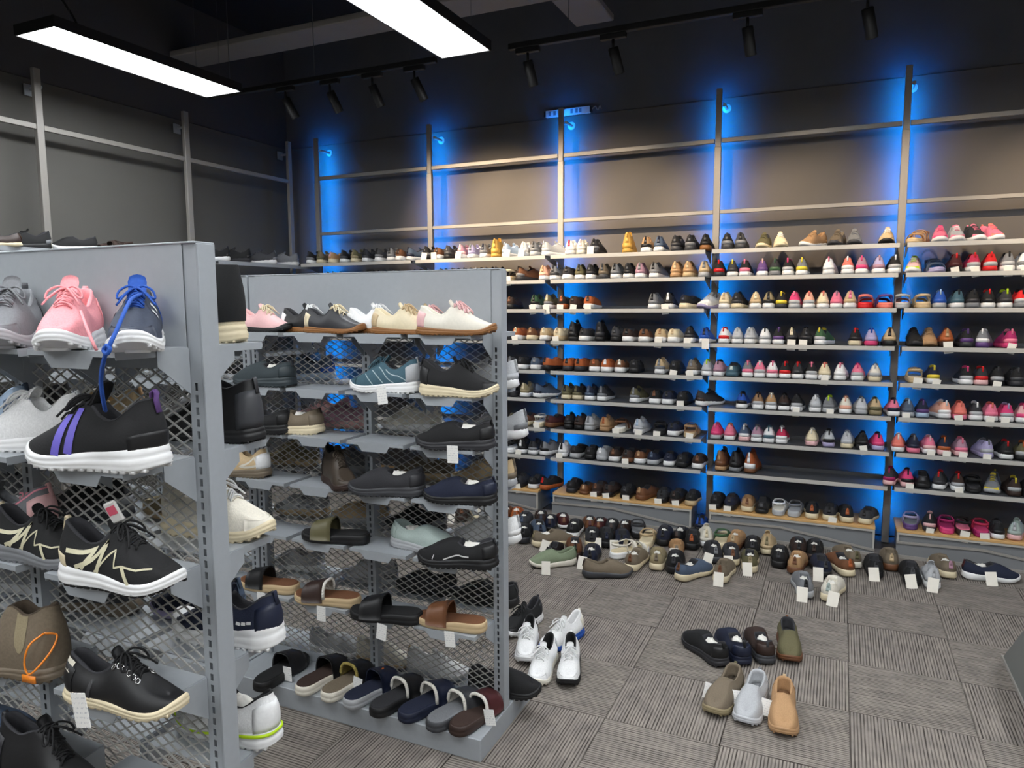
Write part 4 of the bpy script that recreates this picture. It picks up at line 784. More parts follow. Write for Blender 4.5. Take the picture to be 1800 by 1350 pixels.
('sneaker','sneaker','runner',0.25,5.212,1.955,268.4,0.272,'bei','blk','off',4,'','beige lace-up sneaker with black sole on top shelf of fourth wall bay',9),
('kids_sneaker','sneaker','kid',-0.765,5.193,1.775,91.1,0.235,'blk','char','red',0,'',"black child's sneaker with charcoal sole on second shelf of fourth wall bay",10),
('kids_sneaker','sneaker','kid',-0.682,5.196,1.775,94.2,0.235,'char','wht','yel',0,'',"charcoal child's sneaker with white sole on second shelf of fourth wall bay",10),
('kids_sneaker','sneaker','kid',-0.593,5.194,1.775,88.4,0.235,'blk','wht','pnk',0,'',"black child's sneaker, third from left on second shelf of fourth wall bay",10),
('kids_sneaker','sneaker','kid',-0.49,5.196,1.775,94.2,0.235,'pur','wht','ppk',0,'',"purple child's sneaker with white sole on second shelf of fourth wall bay",10),
('kids_sneaker','sneaker','kid',-0.406,5.193,1.775,90.5,0.235,'char','gry','grn',0,'',"charcoal child's sneaker with grey sole on second shelf of fourth wall bay",10),
('kids_sneaker','sneaker','kid',-0.323,5.194,1.775,88.1,0.235,'blk','wht','hot',0,'',"black child's sneaker, sixth from left on second shelf of fourth wall bay",10),
('kids_sneaker','sneaker','kid',-0.238,5.194,1.775,88.2,0.235,'gry','wht','yel',0,'',"grey child's sneaker with white sole on second shelf of fourth wall bay",10),
('kids_sneaker','sneaker','kid',-0.076,5.195,1.775,86.8,0.235,'wht','wht','pnk',0,'',"white child's sneaker with white sole on second shelf of fourth wall bay",10),
('kids_sneaker','sneaker','kid',0.035,5.196,1.775,85.8,0.235,'cor','wht','wht',0,'',"coral child's sneaker with white sole on second shelf of fourth wall bay",10),
('kids_sneaker','sneaker','kid',0.114,5.195,1.775,86.5,0.235,'mau','wht','hot',0,'',"mauve child's sneaker with white sole on second shelf of fourth wall bay",10),
('kids_sneaker','sneaker','kid',0.203,5.194,1.775,91.9,0.235,'lil','wht','mau',0,'',"lilac child's sneaker with white sole on second shelf of fourth wall bay",10),
('kids_sneaker','sneaker','kid',0.286,5.197,1.775,95.0,0.235,'blk','wht','wht',0,'',"black child's sneaker, twelfth from left on second shelf of fourth wall bay",10),
('sneaker','sneaker','runner',-0.717,5.214,1.56,86.6,0.272,'crm','wht','bei',0,'','cream lace-up sneaker with white sole on third shelf of fourth wall bay',11),
('sneaker','sneaker','runner',-0.633,5.212,1.56,85.5,0.272,'blk','crm','char',0,'','black lace-up sneaker with cream sole on third shelf of fourth wall bay',11),
('sneaker','sneaker','runner',-0.53,5.216,1.56,94.9,0.272,'bei','wht','crm',0,'','beige lace-up sneaker, third from left on third shelf of fourth wall bay',11),
('sneaker','sneaker','runner',-0.439,5.212,1.56,90.3,0.272,'kha','wht','blk',0,'','khaki lace-up sneaker with white sole on third shelf of fourth wall bay',11),
('kids_sneaker','sneaker','kid',-0.357,5.193,1.56,89.1,0.235,'blk','char','yel',0,'',"black child's sneaker with charcoal sole on third shelf of fourth wall bay",11),
('kids_sneaker','sneaker','kid',-0.275,5.195,1.56,87.4,0.235,'hot','lgr','pnk',0,'',"hot pink child's sneaker with light grey sole on third shelf of fourth wall bay",11),
('kids_sneaker','sneaker','kid',-0.192,5.192,1.56,90.9,0.235,'pea','wht','cor',0,'',"peach child's sneaker with white sole on third shelf of fourth wall bay",11),
('kids_sneaker','sneaker','kid',-0.111,5.196,1.56,93.3,0.235,'crm','wht','cor',0,'',"cream child's sneaker with white sole on third shelf of fourth wall bay",11),
('kids_sneaker','sneaker','kid',-0.027,5.193,1.56,89.6,0.235,'pnk','wht','mau',0,'',"pink child's sneaker with white sole on third shelf of fourth wall bay",11),
('sneaker','sneaker','runner',0.053,5.212,1.56,89.2,0.272,'bei','wht','pnk',0,'','beige lace-up sneaker, tenth from left on third shelf of fourth wall bay',11),
('sandal','sandal','sandal',0.145,5.216,1.56,85.6,0.272,'cor','red','red',0,'','coral strap sandal with red sole on third shelf of fourth wall bay',11),
('sandal','sandal','sandal',0.249,5.211,1.56,94.2,0.272,'pur','cor','nvy',0,'','purple strap sandal with coral sole on third shelf of fourth wall bay',11),
('sandal','sandal','sandal',0.354,5.216,1.56,85.3,0.272,'lgr','lgr','cor',0,'','light grey strap sandal with light grey sole on third shelf of fourth wall bay',11),
('kids_sneaker','sneaker','kid',-0.72,5.192,1.325,89.9,0.235,'wht','wht','red',0,'',"white child's sneaker, first from left on fourth shelf of fourth wall bay",12),
('kids_sneaker','sneaker','kid',-0.637,5.195,1.325,93.4,0.235,'sil','wht','lgr',0,'',"silver grey child's sneaker with white sole on fourth shelf of fourth wall bay",12),
('kids_sneaker','sneaker','kid',-0.546,5.197,1.325,86.3,0.235,'lgr','wht','sil',0,'',"light grey child's sneaker with white sole on fourth shelf of fourth wall bay",12),
('kids_sneaker','sneaker','kid',-0.458,5.193,1.325,92.3,0.235,'wht','wht','blk',0,'',"white child's sneaker, fourth from left on fourth shelf of fourth wall bay",12),
('kids_sneaker','sneaker','kid',-0.376,5.196,1.325,94.5,0.235,'blk','wht','pur',0,'',"black child's sneaker with white sole on fourth shelf of fourth wall bay",12),
('sneaker','sneaker','runner',-0.29,5.212,1.325,91.3,0.272,'char','blk','crm',1,'','charcoal lace-up sneaker with black sole on fourth shelf of fourth wall bay',12),
('sneaker','sneaker','runner',-0.205,5.213,1.325,92.9,0.272,'blk','blk','char',1,'','black lace-up sneaker with black sole on fourth shelf of fourth wall bay',12),
('kids_sneaker','sneaker','kid',-0.093,5.202,1.325,75.0,0.235,'grn','wht','yel',0,'',"green child's sneaker with white sole on fourth shelf of fourth wall bay",12),
('kids_sneaker','sneaker','kid',0.096,5.196,1.325,86.1,0.235,'blk','crm','red',0,'',"black child's sneaker with cream sole on fourth shelf of fourth wall bay",12),
('kids_sneaker','sneaker','kid',0.183,5.193,1.325,89.3,0.235,'lil','hot','blu',0,'',"lilac child's sneaker with hot pink sole on fourth shelf of fourth wall bay",12),
('sneaker','sneaker','runner',0.292,5.214,1.325,86.5,0.272,'bei','blk','blk',0,'','beige lace-up sneaker with black sole on fourth shelf of fourth wall bay',12),
('kids_sneaker','sneaker','kid',-0.834,5.195,1.1,93.4,0.235,'lgr','wht','lim',0,'',"light grey child's sneaker with white sole on fifth shelf of fourth wall bay",13),
('kids_sneaker','sneaker','kid',-0.747,5.194,1.1,87.9,0.235,'mau','wht','blk',0,'',"mauve child's sneaker with white sole on fifth shelf of fourth wall bay",13),
('clog','clog','clog',-0.66,5.211,1.1,89.5,0.272,'tea','tea','aqu',0,'','teal clog with teal sole on fifth shelf of fourth wall bay',13),
('kids_sneaker','sneaker','kid',-0.566,5.196,1.1,95.0,0.235,'gry','wht','pnk',0,'',"grey child's sneaker with white sole on fifth shelf of fourth wall bay",13),
('kids_sneaker','sneaker','kid',-0.486,5.195,1.1,93.5,0.235,'pnk','wht','wht',0,'',"pink child's sneaker, fifth from left on fifth shelf of fourth wall bay",13),
('kids_sneaker','sneaker','kid',-0.407,5.197,1.1,94.8,0.235,'wht','wht','pnk',0,'',"white child's sneaker, sixth from left on fifth shelf of fourth wall bay",13),
('kids_sneaker','sneaker','kid',-0.32,5.193,1.1,89.5,0.235,'blk','wht','red',0,'',"black child's sneaker, seventh from left on fifth shelf of fourth wall bay",13),
('kids_sneaker','sneaker','kid',-0.243,5.192,1.1,89.9,0.235,'char','wht','red',0,'',"charcoal child's sneaker with white sole on fifth shelf of fourth wall bay",13),
('kids_sneaker','sneaker','kid',-0.162,5.195,1.1,92.3,0.235,'blk','wht','pnk',0,'',"black child's sneaker, ninth from left on fifth shelf of fourth wall bay",13),
('kids_sneaker','sneaker','kid',-0.08,5.193,1.1,89.8,0.235,'crm','wht','cor',1,'',"cream child's sneaker with white sole on fifth shelf of fourth wall bay",13),
('kids_sneaker','sneaker','kid',0.015,5.194,1.1,87.9,0.235,'wht','wht','pnk',0,'',"white child's sneaker, eleventh from left on fifth shelf of fourth wall bay",13),
('kids_sneaker','sneaker','kid',0.115,5.193,1.1,89.0,0.235,'pnk','wht','hot',0,'',"pink child's sneaker, twelfth from left on fifth shelf of fourth wall bay",13),
('kids_sneaker','sneaker','kid',0.218,5.195,1.1,86.5,0.235,'off','crm','lgr',0,'',"off-white child's sneaker with cream sole on fifth shelf of fourth wall bay",13),
('kids_sneaker','sneaker','kid',-0.59,5.194,0.885,88.8,0.235,'blu','wht','blk',0,'',"blue child's sneaker with white sole on sixth shelf of fourth wall bay",14),
('kids_sneaker','sneaker','kid',-0.492,5.196,0.885,94.9,0.235,'brz','wht','dbr',0,'',"bronze child's sneaker with white sole on sixth shelf of fourth wall bay",14),
('kids_sneaker','sneaker','kid',-0.408,5.196,0.885,94.6,0.235,'tan','wht','off',0,'',"tan child's sneaker with white sole on sixth shelf of fourth wall bay",14),
('kids_sneaker','sneaker','kid',-0.322,5.194,0.885,91.3,0.235,'dbr','wht','blk',0,'',"dark brown child's sneaker with white sole on sixth shelf of fourth wall bay",14),
('kids_sneaker','sneaker','kid',-0.242,5.193,0.885,90.0,0.235,'blk','wht','char',1,'',"black child's sneaker with white sole on sixth shelf of fourth wall bay",14),
('kids_sneaker','sneaker','kid',-0.125,5.194,0.885,88.4,0.235,'sil','wht','wht',0,'',"silver grey child's sneaker with white sole on sixth shelf of fourth wall bay",14),
('kids_sneaker','sneaker','kid',-0.042,5.196,0.885,85.9,0.235,'gry','lgr','lim',1,'',"grey child's sneaker with light grey sole on sixth shelf of fourth wall bay",14),
('kids_sneaker','sneaker','kid',0.055,5.194,0.885,87.7,0.235,'off','wht','pea',0,'',"off-white child's sneaker with white sole on sixth shelf of fourth wall bay",14),
('kids_sneaker','sneaker','kid',0.142,5.195,0.885,92.8,0.235,'sil','lgr','gry',0,'',"silver grey child's sneaker with light grey sole on sixth shelf of fourth wall bay",14),
('kids_sneaker','sneaker','kid',0.222,5.196,0.885,93.7,0.235,'bei','kha','oli',0,'',"beige child's sneaker with khaki sole on sixth shelf of fourth wall bay",14),
('kids_sneaker','sneaker','kid',-0.756,5.194,0.66,88.6,0.235,'hot','lgr','pnk',0,'',"hot pink child's sneaker with light grey sole on seventh shelf of fourth wall bay",15),
('kids_sneaker','sneaker','kid',-0.67,5.195,0.66,92.9,0.235,'pnk','wht','pea',0,'',"pink child's sneaker with white sole on seventh shelf of fourth wall bay",15),
('kids_sneaker','sneaker','kid',-0.573,5.195,0.66,92.7,0.235,'slt','ppk','wht',0,'',"slate blue child's sneaker with pale pink sole on seventh shelf of fourth wall bay",15),
('kids_sneaker','sneaker','kid',-0.49,5.194,0.66,91.9,0.235,'mau','wht','gry',0,'',"mauve child's sneaker with white sole on seventh shelf of fourth wall bay",15),
('kids_sneaker','sneaker','kid',-0.412,5.194,0.66,91.6,0.235,'wht','wht','tea',0,'',"white child's sneaker with white sole on seventh shelf of fourth wall bay",15),
('kids_sneaker','sneaker','kid',-0.332,5.195,0.66,92.6,0.235,'cri','wht','wht',0,'',"crimson child's sneaker with white sole on seventh shelf of fourth wall bay",15),
('kids_sneaker','sneaker','kid',-0.14,5.194,0.66,88.6,0.235,'crm','ppk','off',0,'',"cream child's sneaker with pale pink sole on seventh shelf of fourth wall bay",15),
('kids_sneaker','sneaker','kid',-0.04,5.194,0.66,92.0,0.235,'sil','lil','blk',0,'',"silver grey child's sneaker with lilac sole on seventh shelf of fourth wall bay",15),
('kids_sneaker','sneaker','kid',0.073,5.194,0.66,87.8,0.235,'sil','crm','lgr',0,'',"silver grey child's sneaker with cream sole on seventh shelf of fourth wall bay",15),
('kids_sneaker','sneaker','kid',0.162,5.193,0.66,89.9,0.235,'blk','char','blk',1,'',"black child's sneaker with charcoal sole on seventh shelf of fourth wall bay",15),
('kids_sneaker','sneaker','kid',0.248,5.195,0.66,92.7,0.235,'hot','lil','nvy',0,'',"hot pink child's sneaker with lilac sole on seventh shelf of fourth wall bay",15),
('hiking_shoe','hiking shoe','ankle',-0.705,5.218,0.44,80.0,0.272,'brn','tan','tan',0,'','brown high lace-up shoe with tan sole on eighth shelf of fourth wall bay',16),
('hiking_shoe','hiking shoe','ankle',-0.609,5.218,0.44,80.0,0.272,'char','gry','blk',0,'','charcoal high lace-up shoe with grey sole on eighth shelf of fourth wall bay',16),
('hiking_shoe','hiking shoe','ankle',-0.513,5.217,0.44,82.0,0.272,'org','brn','wht',0,'','orange brown high lace-up shoe with brown sole on eighth shelf of fourth wall bay',16),
('slip_on_shoe','slip-on shoe','slip',-0.746,5.188,0.175,91.9,0.272,'blk','blk','char',1,'','black slip-on shoe with black sole on plinth of fourth wall bay',17),
('slip_on_shoe','slip-on shoe','slip',-0.644,5.188,0.175,87.9,0.272,'nvy','blk','char',1,'','navy slip-on shoe with black sole on plinth of fourth wall bay',17),
('slip_on_shoe','slip-on shoe','slip',-0.54,5.189,0.175,94.5,0.272,'tan','crm','brn',0,'','tan slip-on shoe with cream sole on plinth of fourth wall bay',17),
('clog','clog','clog',-0.44,5.187,0.175,91.5,0.272,'blk','blk','char',0,'','black clog with black sole on plinth of fourth wall bay',17),
('sandal','sandal','sandal',-0.332,5.187,0.175,90.8,0.272,'wht','lgr','off',0,'','white strap sandal with light grey sole on plinth of fourth wall bay',17),
('sandal','sandal','sandal',-0.225,5.19,0.175,85.1,0.272,'gry','lgr','lgr',0,'','grey strap sandal with light grey sole on plinth of fourth wall bay',17),
('slip_on_shoe','slip-on shoe','slip',-0.122,5.186,0.175,90.5,0.272,'blk','crm','org',0,'','black slip-on shoe, seventh from left on plinth of fourth wall bay',17),
('slip_on_shoe','slip-on shoe','slip',-0.011,5.188,0.175,87.5,0.272,'char','crm','blk',1,'','charcoal slip-on shoe with cream sole on plinth of fourth wall bay',17),
('slip_on_shoe','slip-on shoe','slip',0.088,5.187,0.175,91.7,0.272,'blk','crm','org',0,'','black slip-on shoe, ninth from left on plinth of fourth wall bay',17),
('slip_on_shoe','slip-on shoe','slip',0.217,5.193,0.175,78.0,0.272,'dgr','crm','blk',0,'','dark grey slip-on shoe with cream sole on plinth of fourth wall bay',17),
('sandal','sandal','sandal',0.427,5.222,1.955,252.0,0.272,'tan','bei','hon',4,'','tan strap sandal with beige sole on top shelf of far-right wall bay',18),
('kids_sneaker','sneaker','kid',0.536,5.19,1.955,269.6,0.235,'pnk','wht','hot',4,'',"pink child's sneaker, second from left on top shelf of far-right wall bay",18),
('kids_sneaker','sneaker','kid',0.621,5.195,1.955,273.2,0.235,'lgr','wht','pnk',4,'',"light grey child's sneaker with white sole on top shelf of far-right wall bay",18),
('kids_sneaker','sneaker','kid',0.711,5.198,1.955,280.0,0.235,'char','wht','pnk',4,'',"charcoal child's sneaker with white sole on top shelf of far-right wall bay",18),
('kids_sneaker','sneaker','kid',0.803,5.204,1.955,288.0,0.235,'pnk','wht','cor',4,'',"pink child's sneaker, fifth from left on top shelf of far-right wall bay",18),
('kids_sneaker','sneaker','kid',0.403,5.199,1.775,258.0,0.235,'ppk','wht','lim',4,'',"pale pink child's sneaker with white sole on second shelf of far-right wall bay",19),
('sandal','sandal','sandal',0.518,5.218,1.775,278.0,0.272,'slt','lil','lil',4,'','slate blue strap sandal with lilac sole on second shelf of far-right wall bay',19),
('kids_sneaker','sneaker','kid',0.616,5.194,1.775,91.5,0.235,'mar','blk','red',1,'',"maroon child's sneaker with black sole on second shelf of far-right wall bay",19),
('kids_sneaker','sneaker','kid',0.706,5.195,1.775,93.0,0.235,'cri','wht','red',1,'',"crimson child's sneaker with white sole on second shelf of far-right wall bay",19),
('kids_sneaker','sneaker','kid',0.797,5.194,1.775,88.5,0.235,'red','red','red',0,'',"red child's sneaker with red sole on second shelf of far-right wall bay",19),
('kids_sneaker','sneaker','kid',0.879,5.193,1.775,91.4,0.235,'gry','wht','blk',1,'',"grey child's sneaker with white sole on second shelf of far-right wall bay",19),
('kids_sneaker','sneaker','kid',0.959,5.195,1.775,92.4,0.235,'wht','wht','gry',1,'',"white child's sneaker with white sole on second shelf of far-right wall bay",19),
('sandal','sandal','sandal',0.457,5.213,1.56,93.3,0.272,'bei','bei','crm',0,'','beige strap sandal with beige sole on third shelf of far-right wall bay',20),
('kids_sneaker','sneaker','kid',0.549,5.193,1.56,88.5,0.235,'blu','lgr','lbl',0,'',"blue child's sneaker with light grey sole on third shelf of far-right wall bay",20),
('kids_sneaker','sneaker','kid',0.635,5.195,1.56,93.4,0.235,'tea','wht','blk',0,'',"teal child's sneaker with white sole on third shelf of far-right wall bay",20),
('kids_sneaker','sneaker','kid',0.713,5.196,1.56,93.7,0.235,'blk','gry','char',0,'',"black child's sneaker with grey sole on third shelf of far-right wall bay",20),
('kids_sneaker','sneaker','kid',0.793,5.194,1.56,91.9,0.235,'blk','wht','red',0,'',"black child's sneaker with white sole on third shelf of far-right wall bay",20),
('kids_sneaker','sneaker','kid',0.876,5.196,1.56,94.8,0.235,'char','wht','lim',0,'',"charcoal child's sneaker with white sole on third shelf of far-right wall bay",20),
('kids_sneaker','sneaker','kid',0.954,5.197,1.56,94.6,0.235,'red','gry','blk',0,'',"red child's sneaker with grey sole on third shelf of far-right wall bay",20),
('sneaker','sneaker','runner',0.427,5.211,1.325,270.2,0.272,'blk','char','dgr',4,'','black lace-up sneaker with charcoal sole on fourth shelf of far-right wall bay',21),
('sneaker','sneaker','runner',0.511,5.211,1.325,270.3,0.272,'tan','tan','blk',4,'','tan lace-up sneaker with tan sole on fourth shelf of far-right wall bay',21),
('sneaker','sneaker','runner',0.601,5.214,1.325,86.7,0.272,'org','dbr','tan',1,'','orange brown lace-up sneaker with dark brown sole on fourth shelf of far-right wall bay',21),
('kids_sneaker','sneaker','kid',0.694,5.195,1.325,93.4,0.235,'blk','char','pur',0,'',"black child's sneaker with charcoal sole on fourth shelf of far-right wall bay",21),
('kids_sneaker','sneaker','kid',0.803,5.201,1.325,75.0,0.235,'gry','pur','wht',0,'',"grey child's sneaker with purple sole on fourth shelf of far-right wall bay",21),
('kids_sneaker','sneaker','kid',0.914,5.197,1.325,94.4,0.235,'mag','hot','pnk',1,'',"magenta child's sneaker with hot pink sole on fourth shelf of far-right wall bay",21),
('sandal','sandal','sandal',0.439,5.211,1.1,89.8,0.272,'bei','bei','crm',1,'','beige strap sandal with beige sole on fifth shelf of far-right wall bay',22),
('kids_sneaker','sneaker','kid',0.533,5.194,1.1,91.9,0.235,'nvy','wht','yel',1,'',"navy child's sneaker with white sole on fifth shelf of far-right wall bay",22),
('kids_sneaker','sneaker','kid',0.707,5.194,1.1,92.2,0.235,'blk','wht','hot',0,'',"black child's sneaker with white sole on fifth shelf of far-right wall bay",22),
('kids_sneaker','sneaker','kid',0.784,5.195,1.1,92.3,0.235,'char','ppk','red',0,'',"charcoal child's sneaker with pale pink sole on fifth shelf of far-right wall bay",22),
('kids_sneaker','sneaker','kid',0.873,5.196,1.1,86.7,0.235,'blk','blk','char',1,'',"black child's sneaker with black sole on fifth shelf of far-right wall bay",22),
('kids_sneaker','sneaker','kid',0.961,5.194,1.1,92.8,0.235,'blk','char','dgr',0,'',"black child's sneaker with charcoal sole on fifth shelf of far-right wall bay",22),
('kids_sneaker','sneaker','kid',0.328,5.193,0.885,90.8,0.235,'pnk','wht','nvy',0,'',"pink child's sneaker, first from left on sixth shelf of far-right wall bay",23),
('kids_sneaker','sneaker','kid',0.407,5.194,0.885,91.7,0.235,'slt','lgr','lbl',1,'',"slate blue child's sneaker with light grey sole on sixth shelf of far-right wall bay",23),
('kids_sneaker','sneaker','kid',0.489,5.19,0.885,89.2,0.235,'nvy','lbl','pur',0,'',"navy child's sneaker with pale blue sole on sixth shelf of far-right wall bay",23),
('kids_sneaker','sneaker','kid',0.59,5.203,0.885,102.0,0.235,'pea','wht','wht',0,'',"peach child's sneaker with white sole on sixth shelf of far-right wall bay",23),
('kids_sneaker','sneaker','kid',0.687,5.194,0.885,91.2,0.235,'cor','pnk','cor',1,'',"coral child's sneaker with pink sole on sixth shelf of far-right wall bay",23),
('kids_sneaker','sneaker','kid',0.767,5.195,0.885,92.7,0.235,'char','wht','wht',0,'',"charcoal child's sneaker with white sole on sixth shelf of far-right wall bay",23),
('kids_sneaker','sneaker','kid',0.846,5.194,0.885,91.4,0.235,'pnk','wht','cor',1,'',"pink child's sneaker, seventh from left on sixth shelf of far-right wall bay",23),
('kids_sneaker','sneaker','kid',0.925,5.194,0.885,92.2,0.235,'hot','wht','lil',1,'',"hot pink child's sneaker with white sole on sixth shelf of far-right wall bay",23),
('kids_sneaker','sneaker','kid',1.016,5.196,0.885,85.3,0.235,'ppk','wht','hot',0,'',"pale pink child's sneaker with white sole on sixth shelf of far-right wall bay",23),
('kids_sneaker','sneaker','kid',0.369,5.195,0.66,86.6,0.235,'cor','wht','wht',0,'',"coral child's sneaker with white sole on seventh shelf of far-right wall bay",24),
('kids_sneaker','sneaker','kid',0.451,5.193,0.66,89.4,0.235,'nvy','pnk','gry',0,'',"navy child's sneaker with pink sole on seventh shelf of far-right wall bay",24),
('kids_sneaker','sneaker','kid',0.534,5.194,0.66,91.5,0.235,'pnk','wht','ppk',1,'',"pink child's sneaker with white sole on seventh shelf of far-right wall bay",24),
('kids_sneaker','sneaker','kid',0.619,5.195,0.66,87.2,0.235,'nvy','ppk','org',1,'',"navy child's sneaker with pale pink sole on seventh shelf of far-right wall bay",24),
('kids_sneaker','sneaker','kid',0.704,5.194,0.66,91.9,0.235,'mau','ppk','pnk',1,'',"mauve child's sneaker with pale pink sole on seventh shelf of far-right wall bay",24),
('kids_sneaker','sneaker','kid',0.826,5.199,0.66,100.0,0.235,'lil','lil','gry',1,'',"lilac child's sneaker with lilac sole on seventh shelf of far-right wall bay",24),
('kids_sneaker','sneaker','kid',0.937,5.194,0.66,91.3,0.235,'blk','wht','red',0,'',"black child's sneaker with white sole on seventh shelf of far-right wall bay",24),
('kids_sneaker','sneaker','kid',1.026,5.196,0.66,85.4,0.235,'oli','blk','org',0,'',"olive child's sneaker with black sole on seventh shelf of far-right wall bay",24),
('kids_sneaker','sneaker','kid',0.336,5.2,0.44,82.0,0.235,'char','ppk','mag',0,'',"charcoal child's sneaker with pale pink sole on eighth shelf of far-right wall bay",25),
('kids_sneaker','sneaker','kid',0.427,5.191,0.44,89.7,0.235,'hot','ppk','blk',1,'',"hot pink child's sneaker with pale pink sole on eighth shelf of far-right wall bay",25),
('clog','clog','clog',0.516,5.214,0.44,87.3,0.272,'blk','blk','char',0,'','black clog with black sole on eighth shelf of far-right wall bay',25),
('kids_sneaker','sneaker','kid',0.616,5.201,0.44,78.0,0.235,'char','wht','red',0,'',"charcoal child's sneaker with white sole on eighth shelf of far-right wall bay",25),
('kids_sneaker','sneaker','kid',0.707,5.196,0.44,85.5,0.235,'dbr','wht','red',1,'',"dark brown child's sneaker with white sole on eighth shelf of far-right wall bay",25),
('sandal','sandal','sandal',0.791,5.214,0.44,86.3,0.272,'blk','blk','char',0,'','black strap sandal with black sole on eighth shelf of far-right wall bay',25),
('kids_sneaker','sneaker','kid',0.894,5.201,0.44,255.0,0.235,'gry','lgr','yel',4,'',"grey child's sneaker with light grey sole on eighth shelf of far-right wall bay",25),
('kids_sneaker','sneaker','kid',0.995,5.194,0.44,88.2,0.235,'dbr','dbr','yel',0,'',"dark brown child's sneaker with dark brown sole on eighth shelf of far-right wall bay",25),
('kids_sneaker','sneaker','kid',1.074,5.195,0.44,86.8,0.235,'blk','blk','char',0,'',"black child's sneaker with black sole on eighth shelf of far-right wall bay",25),
('sandal','sandal','sandal',0.461,5.188,0.175,86.9,0.272,'lil','pur','gry',0,'','lilac strap sandal with purple sole on plinth of far-right wall bay',26),
('kids_sneaker','sneaker','kid',0.566,5.171,0.175,85.4,0.235,'blk','char','ppk',1,'',"black child's sneaker with charcoal sole on plinth of far-right wall bay",26),
('sandal','sandal','sandal',0.656,5.186,0.175,89.7,0.272,'mag','hot','mag',0,'','magenta strap sandal with hot pink sole on plinth of far-right wall bay',26),
('sandal','sandal','sandal',0.744,5.187,0.175,88.8,0.272,'blk','dbr','pnk',1,'','black strap sandal with dark brown sole on plinth of far-right wall bay',26),
('sandal','sandal','sandal',0.837,5.187,0.175,91.1,0.272,'cri','mag','hot',1,'','crimson strap sandal with magenta sole on plinth of far-right wall bay',26),
('kids_sneaker','sneaker','kid',0.919,5.168,0.175,90.9,0.235,'blk','wht','char',0,'',"black child's sneaker with white sole on plinth of far-right wall bay",26),
('sneaker','sneaker','runner',1.032,5.194,0.175,75.0,0.272,'aqu','ppk','lgr',0,'','aqua grey lace-up sneaker with pale pink sole on plinth of far-right wall bay',26),
('sneaker','sneaker','runner',-4.226,5.213,1.955,87.4,0.272,'blk','wht','char',0,'','black lace-up sneaker, first from left on top shelf of far-left wall bay',27),
('sneaker','sneaker','runner',-4.128,5.214,1.955,94.0,0.272,'tau','crm','oli',0,'','taupe lace-up sneaker with cream sole on top shelf of far-left wall bay',27),
('slip_on_shoe','slip-on shoe','slip',-3.987,5.215,1.955,85.0,0.272,'tan','crm','ppk',0,'','tan slip-on shoe with cream sole on top shelf of far-left wall bay',27),
('sneaker','sneaker','runner',-3.871,5.212,1.955,89.1,0.272,'blk','wht','dgr',0,'','black lace-up sneaker, fourth from left on top shelf of far-left wall bay',27),
('sneaker','sneaker','runner',-3.756,5.213,1.955,87.8,0.272,'oli','crm','kha',0,'','olive lace-up sneaker with cream sole on top shelf of far-left wall bay',27),
('sneaker','sneaker','runner',-3.643,5.212,1.955,89.1,0.272,'char','wht','blk',0,'','charcoal lace-up sneaker with white sole on top shelf of far-left wall bay',27),
('sneaker','sneaker','runner',-3.511,5.214,1.955,86.2,0.272,'dgr','wht','blk',0,'','dark grey lace-up sneaker with white sole on top shelf of far-left wall bay',27),
('sneaker','sneaker','runner',-3.404,5.214,1.955,93.3,0.272,'gry','wht','blk',0,'','grey lace-up sneaker with white sole on top shelf of far-left wall bay',27),
('slip_on_shoe','slip-on shoe','slip',-3.307,5.212,1.955,88.7,0.272,'brn','wht','dbr',0,'','brown slip-on shoe with white sole on top shelf of far-left wall bay',27),
('sneaker','sneaker','runner',-3.175,5.22,1.955,65.0,0.272,'slt','wht','nvy',0,'','slate blue lace-up sneaker with white sole on top shelf of far-left wall bay',27),
('sneaker','sneaker','runner',-3.05,5.214,1.955,85.4,0.272,'blk','char','char',1,'','black lace-up sneaker with charcoal sole on top shelf of far-left wall bay',27),
('slip_on_shoe','slip-on shoe','slip',-2.953,5.212,1.955,91.1,0.272,'brn','wht','dbr',1,'','brown slip-on shoe with white sole on top shelf of second wall bay',28),
('sneaker','sneaker','runner',-2.851,5.214,1.955,85.9,0.272,'char','blk','dgr',0,'','charcoal lace-up sneaker with black sole on top shelf of second wall bay',28),
('sneaker','sneaker','runner',-2.739,5.211,1.955,90.5,0.272,'mau','wht','ppk',1,'','mauve lace-up sneaker with white sole on top shelf of second wall bay',28),
('sneaker','sneaker','runner',-2.644,5.212,1.955,88.4,0.272,'lil','wht','gry',0,'','lilac lace-up sneaker with white sole on top shelf of second wall bay',28),
('sneaker','sneaker','runner',-2.541,5.212,1.955,90.8,0.272,'gry','wht','nvy',0,'','grey lace-up sneaker with white sole on top shelf of second wall bay',28),
('hiking_shoe','hiking shoe','ankle',-2.451,5.214,1.955,94.6,0.272,'hon','hon','hon',0,'','honey yellow high lace-up shoe with honey yellow sole on top shelf of second wall bay',28),
('sneaker','sneaker','runner',-2.328,5.219,1.955,75.0,0.272,'lbl','wht','lgr',1,'','pale blue lace-up sneaker with white sole on top shelf of second wall bay',28),
('sneaker','sneaker','runner',-2.209,5.214,1.955,93.2,0.272,'wht','wht','off',1,'','white lace-up sneaker with white sole on top shelf of second wall bay',28),
('sneaker','sneaker','runner',-2.116,5.212,1.955,89.2,0.272,'gry','lgr','dgr',0,'','grey lace-up sneaker with light grey sole on top shelf of second wall bay',28),
('sneaker','sneaker','runner',-1.978,5.217,1.955,60.0,0.272,'lgr','wht','sil',0,'','light grey lace-up sneaker with white sole on top shelf of second wall bay',28),
('sneaker','sneaker','runner',-4.117,5.214,1.775,93.1,0.272,'blk','wht','char',0,'','black lace-up sneaker, first from left on second shelf of far-left wall bay',29),
